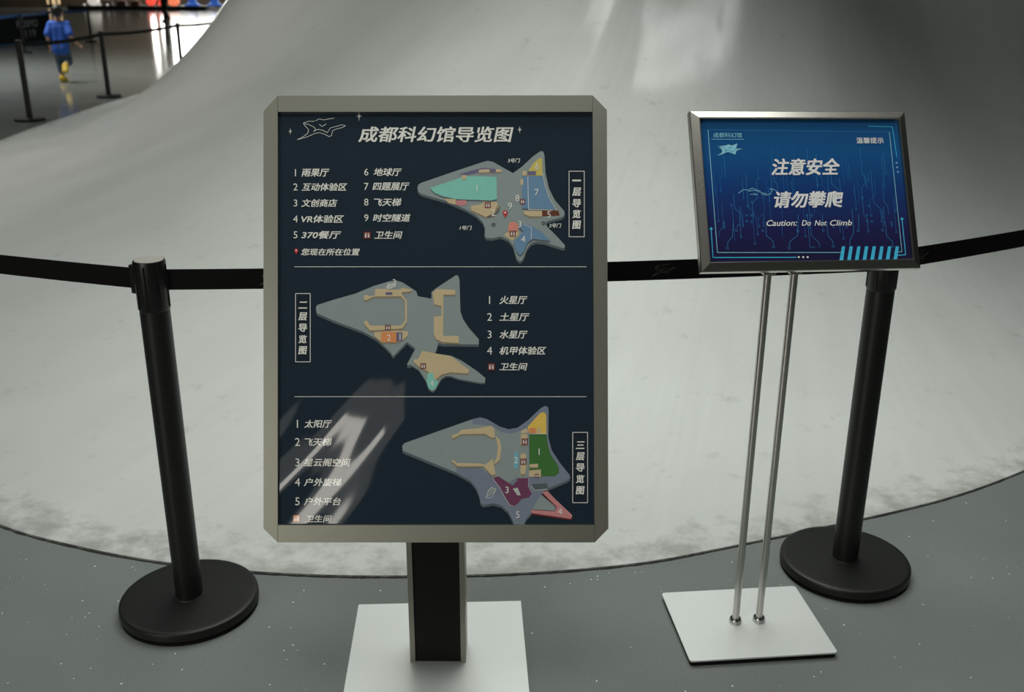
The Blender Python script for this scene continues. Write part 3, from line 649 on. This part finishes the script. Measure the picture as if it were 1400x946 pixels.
# mitred frame with a rounded-over profile
ow, oh, fw = .2429, .1745, .0195
profl = [(0,-.020),(0,-.0045),(.0012,-.0028),(.0165,.0046),(.0185,.0048),(fw,.0035),(fw,-.012)]
for (p, q, nx) in (((-1,1),(1,1),'h'),((1,1),(1,-1),'v'),((1,-1),(-1,-1),'h'),((-1,-1),(-1,1),'v')):
    bm = bmesh.new(); A_ = []; B_ = []
    for s, z in profl:
        A_.append(bm.verts.new((p[0]*(ow-s), p[1]*(oh-s), z))); B_.append(bm.verts.new((q[0]*(ow-s), q[1]*(oh-s), z)))
    for i in range(len(profl)):
        j = (i+1) % len(profl); bm.faces.new((A_[i], B_[i], B_[j], A_[j]))
    bm.faces.new(A_); bm.faces.new(B_[::-1]); bmesh.ops.recalc_face_normals(bm, faces=bm.faces)
    link('frame_rail', bm, M_ALU2, root, mx=CP)
bm = bmesh.new(); prism(bm, [(-.232,-.164),(.232,-.164),(.232,.164),(-.232,.164)], -.0215, -.006); link('back_board', bm, M_BACK, root, mx=CP)

HM = [0.00041253, -3.66345e-05, -0.263156, -2.99292e-06, -0.000405114, 0.192001, -2.58217e-05, 2.8097e-05]
def hz(x, y):
    w = HM[6]*x + HM[7]*y + 1
    return ((HM[0]*x + HM[1]*y + HM[2])/w, (HM[3]*x + HM[4]*y + HM[5])/w)
m = print_mat('caution_blue_print', (0.02, 0.08, 0.25)); nn = m.node_tree.nodes; ll = m.node_tree.links
tc = nn.new('ShaderNodeTexCoord'); sp = nn.new('ShaderNodeSeparateXYZ'); ll.new(tc.outputs['Object'], sp.inputs[0])
mr = nn.new('ShaderNodeMapRange'); mr.inputs[1].default_value = -.155; mr.inputs[2].default_value = .155; ll.new(sp.outputs['Y'], mr.inputs[0])
cr = nn.new('ShaderNodeValToRGB'); ee = cr.color_ramp.elements
ee[0].position = 0.0; ee[0].color = (*srgb(24, 22, 50, 1.85), 1); ee[1].position = 1.0; ee[1].color = (*srgb(20, 64, 106, 1.85), 1)
for p, c in ((.22, (26, 26, 66)), (.5, (18, 46, 96)), (.75, (18, 66, 112))): x = ee.new(p); x.color = (*srgb(*c, 1.85), 1)
ll.new(mr.outputs[0], cr.inputs[0]); ll.new(cr.outputs[0], nn['Principled BSDF'].inputs['Base Color'])
CM = [m, print_mat('caution_white', srgb(212, 214, 218, 2.6)), print_mat('caution_cyan', srgb(54, 150, 190, 2.0)), print_mat('caution_line', srgb(40, 104, 150, 2.0)), print_mat('caution_pale_cyan', srgb(112, 165, 180, 2.0)), print_mat('caution_dim_line', srgb(26, 84, 138, 2.0)), print_mat('caution_bluegrey', srgb(92, 130, 165, 2.0))]
bm = bmesh.new(); Z0 = -.0045
flat(bm, [(-.228,-.160),(.228,-.160),(.228,.160),(-.228,.160)], Z0, 0)
def hl(pts, w, mi, k=2, closed=False): stroke(bm, [hz(*p) for p in pts], w, Z0 + .00015*k, mi, closed)
def hflat(pts, mi, k=3): flat(bm, [hz(*p) for p in pts], Z0 + .00015*k, mi)
def hdisc(x, y, r, mi, k=4): p = hz(x, y); disc(bm, p[0], p[1], r, Z0 + .00015*k, mi)
def hring(x, y, r, mi=3, k=2): p = hz(x, y); ring(bm, p[0], p[1], r, .0007, Z0 + .00015*k, mi, 12)
def htext(t_, x0, x1, y0, y1, mi, bold, shear, k=8):          # rows are straight on the print: box from its two lower corners
    a = hz(x0, y1); b = hz(x1, y0); letter(bm, t_, a[0], b[0], a[1], b[1], Z0 + .00015*k, mi, bold, shear)
# circuit tracks
cr_ = random.Random(5)
for k in range(58):
    u = -.205 + .41 * (k + cr_.uniform(.1, .9)) / 58; y0 = cr_.uniform(-.07, .10); L = cr_.uniform(.02, .075); mi = 3 if cr_.random() < .5 else 5
    P_ = [(u, y0), (u, y0 - L)]
    if cr_.random() < .55:
        dx = cr_.choice((-1, 1)) * cr_.uniform(.006, .018); P_ += [(u+dx, y0-L-abs(dx)), (u+dx, y0-L-abs(dx)-cr_.uniform(.008, .03))]
    P_ = [(max(-.2, min(.2, x)), max(-.125, y)) for x, y in P_]
    stroke(bm, P_, .0007, Z0 + .0002, mi)
    if cr_.random() < .4 and P_[-1][1] > -.12: ring(bm, P_[-1][0], P_[-1][1] - .002, .002, .0006, Z0 + .0002, 3, 10)
for P_, e_ in (([(290,640),(285,720),(262,745),(258,770)],(258,782)), ([(465,640),(468,715),(505,745),(507,765)],(507,775)), ([(640,640),(636,715),(596,745),(592,770)],(592,780)), ([(795,640),(800,715),(826,745),(828,760)],(830,772)), ([(930,570),(940,700),(918,745),(920,770)],(922,780)), ([(1110,640),(1118,720),(1148,745),(1150,762)],(1152,772)),
              ([(325,560),(326,650),(308,668)],(308,686)), ([(455,600),(452,670)],(449,688)), ([(640,600),(640,672)],(638,688)), ([(770,600),(773,672)],(775,686)), ([(965,600),(968,670),(963,676)],(963,687)), ([(1100,560),(1104,640),(1097,670)],(1096,685))):
    hl(P_, .0009, 3, 3); hring(*e_, .0026)
for x, y in ((240,645),(240,660),(240,672),(362,605),(386,605),(362,636),(388,640),(368,555),(688,606),(712,606),(1010,605),(1034,605),(1012,636),(1038,638),(1144,645),(1146,660),(280,550),(390,534),(1022,555),(902,668),(832,668)): hring(x, y, .0020)
# border lines
hl([(153,144),(1132,156)], .0009, 3, 3); hl([(153,144),(204,806)], .0012, 4, 3); hl([(204,806),(870,806)], .0012, 4, 3); hl([(1132,156),(1200,802),(1160,804)], .0012, 4, 3)
hl([(1016,124),(1148,128),(1172,290)], .0014, 2, 3); hl([(170,680),(180,833),(630,832)], .0018, 2, 3); hl([(1200,626),(1220,818),(1168,822)], .0018, 2, 3)
hdisc(170, 678, .0030, 2); hdisc(1200, 625, .0030, 2)
for p in ((1171,322),(1174,346),(1178,371)): hdisc(*p, .0024, 6)
for p in ((643,831),(667,831),(691,831)): hdisc(*p, .0022, 1)
for k in range(8):
    x = 862 + 41.5*k; hflat([(x+14, 773), (x+31, 773), (x+20, 852), (x, 852)], 2, 4)
htext('注意安全', 496, 860, 298, 390, 1, .026, .25); htext('请勿攀爬', 512, 880, 474, 566, 1, .026, .25)
# serif italic line
htext('Caution:', 470, 632, 630, 664, 1, .012, .3); htext('Do', 658, 706, 632, 662, 1, .012, .3); htext('Not', 728, 792, 632, 662, 1, .012, .3); htext('Climb', 812, 928, 630, 662, 1, .012, .3)
htext('温馨提示', 955, 1098, 186, 218, 1, .012, 0.0); htext('成都科幻馆', 182, 334, 160, 186, 4, .0, 0.0)
hl([(172,194),(348,195)], .0009, 4, 3)
a = hz(195, 290); b = hz(342, 217); stroke_w = .0007
flat(bm, [(a[0]+x*(b[0]-a[0]), a[1]+y*(b[1]-a[1])) for x, y in EMB_FILL], Z0+.0006, 4); emblem(bm, a[0], a[1], b[0]-a[0], b[1]-a[1], .0008, Z0+.0009, 0)
# wavy cloud strokes left of the second row
hl([(318,486),(345,466),(370,470),(392,458),(412,468),(436,474)], .0010, 4, 4); hl([(372,476),(404,470),(440,482),(470,490)], .0010, 4, 4); hl([(380,492),(420,494),(400,486)], .0009, 4, 4)
hl([(440,490),(470,496),(490,490),(500,470),(488,462)], .0010, 4, 4); hl([(488,462),(508,464),(526,478)], .0009, 4, 4)
link('caution_poster', bm, CM, root, mx=CP)

# ------------------------------------------------------------------ far side of the hall
M_WALL = mat('dark_brown_wall', (0.075, 0.058, 0.040), rough=0.7, var=0.3, scale=1.2)
bm = bmesh.new(); box(bm, -75, 30, 84, 84.4, 0, 12)
tag(link('wall_back', bm, M_WALL), 'dark brown far wall of the hall', 'wall', kind='structure')
M_SKYPANE = mat('bright_daylight_pane', (0.8, 0.8, 0.78), rough=0.3, emit=(1.0, 0.99, 0.93), estr=11.0)
M_MULL = mat('dark_mullion', (0.02, 0.02, 0.02), rough=0.5)
for i, (x0, x1, z0, z1, nx_) in enumerate(((-27.5, -12.0, 1.9, 5.3, 7), (-28.25, -27.8, 1.2, 3.5, 1), (-29.0, -28.5, 1.2, 3.7, 1))):
    bm = bmesh.new(); box(bm, x0, x1, 83.9, 83.99, z0, z1); w = link('window_%d' % (i+1), bm, M_SKYPANE)
    tag(w, 'bright daylight window high on the far wall', 'window', kind='structure')
    bm = bmesh.new()
    for k in range(nx_ + 1):
        xx = x0 + (x1-x0)*k/nx_; box(bm, xx-.05, xx+.05, 83.84, 83.9, z0-.05, z1+.05)
    for z in (z0, z1): box(bm, x0-.05, x1+.05, 83.85, 83.9, z-.05, z+.05)
    link('window_frame', bm, M_MULL, w)

# barrier posts along the left foot of the ramp
GF = 'far black belt-barrier posts'
F = [(-5.755, 12.105), (-5.86, 14.838), (-5.93, 18.48), (-5.95, 21.6)]
for p, lb in zip(F, ('nearest far barrier post at the left foot of the ramp, below the dark board', 'second far barrier post along the left foot of the ramp, right of the running child',
                     'third far barrier post whose base is hidden behind the left flank of the ramp', 'fourth far barrier post mostly hidden behind the flank of the ramp')): place_post(*p, lb, group=GF)
GFB = 'far black barrier belts'
belt(F[0], F[1], 'black barrier belt crossing in front of the running child', sag=.03, group=GFB)
belt(F[1], F[2], 'black barrier belt between second and third far posts, left of the ramp', sag=.03, group=GFB)
belt(F[2], F[3], 'black barrier belt from the third far post that goes behind the ramp', sag=.03, group=GFB)
M_BLUE = mat('blue_woven_belt', (0.03, 0.13, 0.42), rough=0.7, var=0.1, scale=60)
G = [(-11.4, 22.3), (-11.73, 24.93), (-12.31, 27.79), (-12.37, 30.55)]
GG = 'barrier posts with blue belts'
for p, lb in zip(G[1:], ('distant barrier post in front of the white lettering on the dark board', 'distant barrier post at the right end of the dark lettered board, left of the child', 'distant barrier post right of the child, at the end of the blue belt')): place_post(*p, lb, group=GG)
for a, b_, lb in ((G[0], G[1], 'blue barrier belt above the lettered board, left part cut by the photo edge'), (G[1], G[2], 'blue barrier belt above the right half of the lettered board'), (G[2], G[3], 'dim blue barrier belt passing behind the head of the child')):
    belt(a, b_, lb, m=M_BLUE, hb=.062, sag=.015, group='blue barrier belts')

# dark board with white lettering
bm = bmesh.new(); a = Vector((-13.42, 25.6, 0)); b = Vector((-13.30, 30.1, 0)); dv = (b - a).normalized(); Lb = (b - a).length
mats = [mat('board_black', (0.012, 0.014, 0.016), rough=0.5, var=.2, scale=5), mat('board_white_print', (0.75, 0.78, 0.8), rough=.6), mat('board_blue_print', (0.05, 0.20, 0.45), rough=.6)]
box(bm, 0, Lb, 0, .05, .03, .80, 0)
tmp = bmesh.new()
letter(tmp, 'KOSMO', 2.55, 3.75, .46, .66, 0, 1, .035); letter(tmp, '119', 2.95, 3.55, .20, .40, 0, 1, .035)
rrect(tmp, .04, Lb-.04, .06, .77, .03, 0, 2)
vm = {}
for v in tmp.verts: vm[v] = bm.verts.new((v.co.x, -.003, v.co.y))
for f in tmp.faces:
    g = bm.faces.new([vm[v] for v in f.verts]); g.material_index = f.material_index
tmp.free()
o = link('display_board', bm, mats); o.location = a; o.rotation_euler = (0, 0, math.atan2(dv.y, dv.x))
tag(o, 'low black board with white lettering and blue border behind the blue belts', 'board')

# low dark platform and the lit exhibits on it
bm = bmesh.new(); box(bm, -31.2, -21.5, 73.6, 75.6, 0, .30); tag(link('display_platform', bm, mat('platform_black', (0.012, 0.012, 0.012), rough=.6), bev=.02), 'long low black display platform at the far end of the hall', 'platform')
def blob(name, px_, r, h_, m, label, cat, group=None, sect=((.55, 0), (1, .25), (.9, .6), (.5, .9), (0, 1))):
    bm = bmesh.new(); lathe(bm, [(0, 0)] + [(r*a_, h_*b_) for a_, b_ in sect], 20)
    o = link(name, bm, m, smooth=True); o.location = ((px_ - 700)/1364.6*70.5, 74.4, .30); return tag(o, label, cat, group)
M_RED = mat('red_lit_shade', (0.7, 0.05, 0.03), rough=.5, emit=(1, .10, .06), estr=.9); M_ORG = mat('orange_lit_shade', (0.75, 0.2, 0.08), rough=.5, emit=(1, .25, .12), estr=.9)
M_WHT = mat('white_lit_model', (0.8, 0.78, 0.72), rough=.5, emit=(1, .95, .85), estr=.5)
LANT = ((.35, 0), (.9, .2), (1, .5), (.9, .8), (.35, 1), (0, 1))
blob('lantern', 205, .32, .62, M_RED, 'left red glowing lantern on the far platform', 'lantern', 'glowing lanterns', LANT)
blob('lantern', 218.5, .32, .58, M_RED, 'middle red glowing lantern just left of the walking person', 'lantern', 'glowing lanterns', LANT)
blob('lantern', 236, .42, .66, M_ORG, 'orange red glowing lantern right of the walking person', 'lantern', 'glowing lanterns', LANT)
blob('exhibit_model', 127, .42, .75, M_WHT, 'white pear shaped exhibit on the far platform right of the child', 'exhibit')
for px_, c, lb in ((146, (.10, .05, .035), 'dull brown exhibit on the far platform beside the white one'), (165, (.14, .05, .03), 'reddish brown exhibit in the middle of the far platform'), (184, (.16, .07, .03), 'tan exhibit on the far platform left of the red lanterns')):
    blob('exhibit_model', px_, .38, .6, mat('exhibit_%d' % px_, c, rough=.6), lb, 'exhibit', None, ((1, 0), (.9, .3), (.95, .5), (.4, .7), (.3, .95), (0, 1)))
for px_ in (118, 131, 139, 149):
    blob('spot_lamp', px_, .09, .12, M_WHT, {118: 'leftmost', 131: 'second', 139: 'third', 149: 'rightmost'}[px_] + ' small white spot lamp along the far platform edge', 'lamp', 'spot lamps', LANT).location.y = 73.9
for px_, lb in ((262, 'left blue lit exhibit right of the orange lantern'), (292, 'right blue lit exhibit close to the ramp edge')):
    blob('exhibit_model', px_, .5, .62, mat('blue_lit', (.03, .10, .35), rough=.5, emit=(.05, .2, .8), estr=.35), lb, 'exhibit', None, ((1, 0), (1, .2), (.6, .35), (.5, .9), (0, 1)))
for px_, w_, lb in ((64, .14, 'left'), (72, .28, 'middle'), (79, .2, 'right')):
    bm = bmesh.new(); x_ = (px_ - 700)/1364.6*79.4; box(bm, -w_*.5, w_*.5, -.06, 0, 0, 3.0); box(bm, -w_*.5-.05, w_*.5+.05, -.03, .0, -.05, 3.05, 1)
    o = link('wall_light', bm, [mat('warm_strip', (.8, .6, .35), emit=(1, .72, .40), estr=.55), M_MULL]); o.location = (x_, 83.9, .22)
    tag(o, lb + ' tall warm light strip on the dark far wall above the child', 'wall light', 'wall lights')

# ------------------------------------------------------------------ people
def cap(bm, p0, p1, r0, r1, n=12):
    p0, p1 = Vector(p0), Vector(p1); d = p1 - p0; q = d.to_track_quat('Z', 'Y') if d.length > 1e-6 else Euler((0, 0, 0)).to_quaternion()
    rings = []
    for k in range(1, 5): a = -math.pi/2 + math.pi/2*k/4; rings.append((p0 + q @ Vector((0, 0, r0*math.sin(a))), r0*math.cos(a)))
    for k in range(0, 4): a = math.pi/2*k/4; rings.append((p1 + q @ Vector((0, 0, r1*math.sin(a))), r1*math.cos(a)))
    R_ = [[bm.verts.new(c + q @ Vector((r*math.cos(2*math.pi*i/n), r*math.sin(2*math.pi*i/n), 0))) for i in range(n)] for c, r in rings]
    s = bm.verts.new(p0 - q @ Vector((0, 0, r0))); t = bm.verts.new(p1 + q @ Vector((0, 0, r1)))
    for i in range(n):
        j = (i+1) % n; bm.faces.new((s, R_[0][j], R_[0][i])); bm.faces.new((R_[-1][i], R_[-1][j], t))
        for a, b_ in zip(R_, R_[1:]): bm.faces.new((a[i], a[j], b_[j], b_[i]))
def ell(bm, c, rx, ry, rz_, n=16):
    c = Vector(c); M_ = Matrix.Translation(c) @ Matrix.Diagonal((rx, ry, rz_, 1)); bmesh.ops.create_uvsphere(bm, u_segments=n, v_segments=n//2+2, radius=1, matrix=M_)
def melt(name, bm, m, parent, vox, it=4):
    """fuse overlapping volumes into one continuous skin"""
    me = bpy.data.meshes.new(name); bm.to_mesh(me); bm.free(); o = bpy.data.objects.new(name, me); COL.objects.link(o)
    r = o.modifiers.new('r', 'REMESH'); r.mode = 'VOXEL'; r.voxel_size = vox; r.use_smooth_shade = True
    s = o.modifiers.new('s', 'SMOOTH'); s.iterations = it; s.factor = .5
    dg = bpy.context.evaluated_depsgraph_get(); dg.update(); me2 = bpy.data.meshes.new_from_object(o.evaluated_get(dg))
    o.modifiers.clear(); o.data = me2; me2.name = name; bpy.data.meshes.remove(me)
    me2.materials.clear(); me2.materials.append(m); me2.polygons.foreach_set('use_smooth', [True]*len(me2.polygons))
    o.parent = parent; return o
def figure(name, label, loc, rz, J, c, mats, vox, hair_long=False, sleeve=.85, hem=1.0):
    root = thing(name, label, 'person', loc, rz)
    V = {k: Vector(p) for k, p in J.items()}; s = c
    bm = bmesh.new()
    # trunk, neck, head
    for a, b_, r0, r1 in (('pelvis','waist',.098,.085),('waist','chest',.085,.098)):
        for sx in (-.045, .045): cap(bm, V[a]+Vector((sx*s,0,0)), V[b_]+Vector((sx*s,0,0)), r0*s*.8, r1*s*.8)
    cap(bm, V['shoL'], V['shoR'], .056*s, .056*s); cap(bm, V['chest'], V['neck'], .075*s, .05*s); cap(bm, V['neck'], V['head'], .045*s, .045*s)
    H_ = V['head']; hr = J['hr']if False else None
    hs = V['crown'].z - V['chin'].z; hc = (V['crown'] + V['chin'])/2
    ell(bm, hc + Vector((0, -.02*hs, .06*hs)), .36*hs, .43*hs, .44*hs); ell(bm, hc + Vector((0, .10*hs, -.22*hs)), .26*hs, .27*hs, .28*hs)
    cap(bm, hc + Vector((0, .40*hs, .02*hs)), hc + Vector((0, .47*hs, -.10*hs)), .035*hs, .06*hs, 8)          # nose
    cap(bm, hc + Vector((-.08*hs, .355*hs, -.25*hs)), hc + Vector((.08*hs, .355*hs, -.25*hs)), .03*hs, .03*hs, 8)   # mouth
    for sx in (-1, 1): ell(bm, hc + Vector((sx*.37*hs, -.02*hs, -.04*hs)), .05*hs, .08*hs, .12*hs, 10)         # ears
    for sd in 'LR':
        cap(bm, V['sho'+sd], V['elb'+sd], .043*s, .036*s); cap(bm, V['elb'+sd], V['wri'+sd], .035*s, .023*s)
        cap(bm, V['hip'+sd], V['kne'+sd], .075*s, .052*s); cap(bm, V['kne'+sd], V['ank'+sd], .051*s, .034*s); cap(bm, V['ank'+sd], V['toe'+sd], .033*s, .028*s)
        w = V['wri'+sd]; d = (w - V['elb'+sd]).normalized(); k = 1 if sd == 'R' else -1
        side = Vector((0, 1, 0)) - d * d.y; side.normalize(); pn = d.cross(side).normalized()
        cap(bm, w, w + d*.075*s - side*.0*s, .022*s, .028*s); cap(bm, w + d*.03*s + side*.014*s, w + d*.075*s + side*.022*s, .018*s, .016*s)
        for q_, L_ in ((-.033, .052), (-.012, .068), (.010, .072), (.031, .064)):
            k0 = w + d*.082*s + side*q_*s; k1 = k0 + (d + pn*.15*k)*L_*.55*s; k2 = k1 + (d*.75 + pn*.6*k)*L_*.5*s
            cap(bm, k0, k1, .0105*s, .0095*s, 8); cap(bm, k1, k2, .0095*s, .008*s, 8)
        t0 = w + d*.03*s + side*.026*s; t1 = t0 + (d*.6 + side*.7)*.045*s; cap(bm, t0, t1, .012*s, .0105*s, 8); cap(bm, t1, t1 + (d + side*.2)*.035*s, .0105*s, .009*s, 8)
    melt('body', bm, mats['skin'], root, vox, 3)
    bm = bmesh.new()                                                       # hair
    ell(bm, hc + Vector((0, -.045*hs, .10*hs)), .385*hs, .43*hs, .44*hs); ell(bm, hc + Vector((0, -.16*hs, -.08*hs)), .34*hs, .29*hs, .26*hs)
    melt('hair', bm, mats['hair'], root, vox)
    for sx in (-1, 1):
        bm = bmesh.new(); ell(bm, hc + Vector((sx*.15*hs, .385*hs, .03*hs)), .05*hs, .03*hs, .035*hs, 10); link('eye', bm, mats['hair'], root, smooth=True)
    bm = bmesh.new()                                                       # shirt
    hemv = V['pelvis'] + (V['pelvis'] - V['waist'])*.25
    for sx in (-.05, .05): cap(bm, hemv+Vector((sx*s,0,0)), V['waist']+Vector((sx*s,0,0)), .098*s, .086*s); cap(bm, V['waist']+Vector((sx*s,0,0)), V['chest']+Vector((sx*s,0,0)), .086*s, .094*s)
    cap(bm, V['shoL'], V['shoR'], .066*s, .066*s); cap(bm, V['chest'], V['neck'] - Vector((0,0,.03*s)), .088*s, .058*s)
    for sd in 'LR': e_ = V['sho'+sd].lerp(V['elb'+sd], sleeve); cap(bm, V['sho'+sd], e_, .060*s, .062*s)
    melt('shirt', bm, mats['shirt'], root, vox)
    bm = bmesh.new()                                                       # trousers
    cap(bm, V['hipL'], V['hipR'], .092*s, .092*s); cap(bm, V['pelvis'], V['waist'].lerp(V['pelvis'], .5), .09*s, .085*s)
    for sd in 'LR':
        cap(bm, V['hip'+sd], V['kne'+sd], .088*s, .070*s); cap(bm, V['kne'+sd], V['kne'+sd].lerp(V['ank'+sd], hem), .068*s, .058*s)
    melt('trousers', bm, mats['trousers'], root, vox)
    for sd in 'LR':                                                        # shoes
        bm = bmesh.new(); d = (V['toe'+sd] - V['ank'+sd]); up = V['sole'+sd]
        hl_ = V['ank'+sd] - up*.035*s - d.normalized()*.02*s; tp = V['toe'+sd]
        for sx in (-.012, .012): cap(bm, hl_+Vector((sx*s,0,0)), tp+Vector((sx*s*1.6,0,0)), .040*s, .034*s)
        cap(bm, V['ank'+sd], hl_, .044*s, .044*s)
        sh = melt('shoe', bm, mats['shoe'], root, vox)
        bm = bmesh.new()
        for sx in (-.012, .012): cap(bm, hl_-up*.026*s+Vector((sx*s,0,0)), tp-up*.022*s+Vector((sx*s*1.6,0,0)), .033*s, .030*s)
        melt('sole', bm, mats['sole'], sh, vox)
    return root
skin = mat('skin', (0.42, 0.24, 0.17), rough=.55, var=.05, scale=30); hair = mat('black_hair', (0.010, 0.008, 0.007), rough=.5, var=.4, scale=90)
child = dict(pelvis=(0,0,.56), waist=(0,.02,.70), chest=(0,.05,.86), neck=(0,.06,.975), head=(0,.07,1.03), chin=(0,.07,1.0), crown=(0,.07,1.225),
    shoL=(-.125,.05,.915), elbL=(-.175,-.04,.75), wriL=(-.19,.06,.60), shoR=(.125,.05,.915), elbR=(.19,-.06,.75), wriR=(.235,.06,.64),
    hipL=(-.058,0,.54), kneL=(-.055,.05,.31), ankL=(-.04,0,.085), toeL=(-.04,.115,.042), hipR=(.058,0,.54), kneR=(.075,.06,.325), ankR=(.09,-.17,.29), toeR=(.10,-.245,.20), soleL=(0,0,1), soleR=(0,.62,.75))
figure('person', 'child in blue T-shirt and yellow shoes running away behind the barrier', (-7.53, 17.30, 0), R(6), child, 1.0,
    dict(skin=skin, hair=hair, shirt=mat('royal_blue_cotton', (0.020, 0.095, 0.46), rough=.8, var=.1, scale=25), trousers=mat('grey_blue_denim', (0.055, 0.085, 0.125), rough=.85, var=.2, scale=30),
         shoe=mat('yellow_shoe', (0.62, 0.42, 0.02), rough=.55, var=.1, scale=30), sole=mat('yellow_sole', (0.50, 0.38, 0.03), rough=.6)), .0085, hem=.55)
adult = dict(pelvis=(0,0,.93), waist=(0,.01,1.10), chest=(0,.02,1.32), neck=(0,.02,1.48), head=(0,.03,1.56), chin=(0,.04,1.50), crown=(0,.04,1.73),
    shoL=(-.17,.02,1.41), elbL=(-.22,-.06,1.13), wriL=(-.22,.03,.90), shoR=(.17,.02,1.41), elbR=(.22,.04,1.13), wriR=(.21,.18,.94),
    hipL=(-.09,0,.90), kneL=(-.09,.10,.50), ankL=(-.08,.13,.09), toeL=(-.08,.28,.045), hipR=(.09,0,.90), kneR=(.09,.0,.48), ankR=(.08,-.26,.13), toeR=(.08,-.15,.045), soleL=(0,0,1), soleR=(0,-.3,.95))
figure('person', 'distant person in dark trousers walking beside the red lanterns', (-16.15, 48.8, 0), R(150), adult, 1.35,
    dict(skin=skin, hair=hair, shirt=mat('charcoal_top', (0.03, 0.03, 0.035), rough=.8), trousers=mat('black_trousers', (0.008, 0.008, 0.010), rough=.8), shoe=mat('black_shoe', (0.01, 0.01, 0.01), rough=.5), sole=mat('grey_sole', (0.05, 0.05, 0.05), rough=.6)), .014, hem=.95)
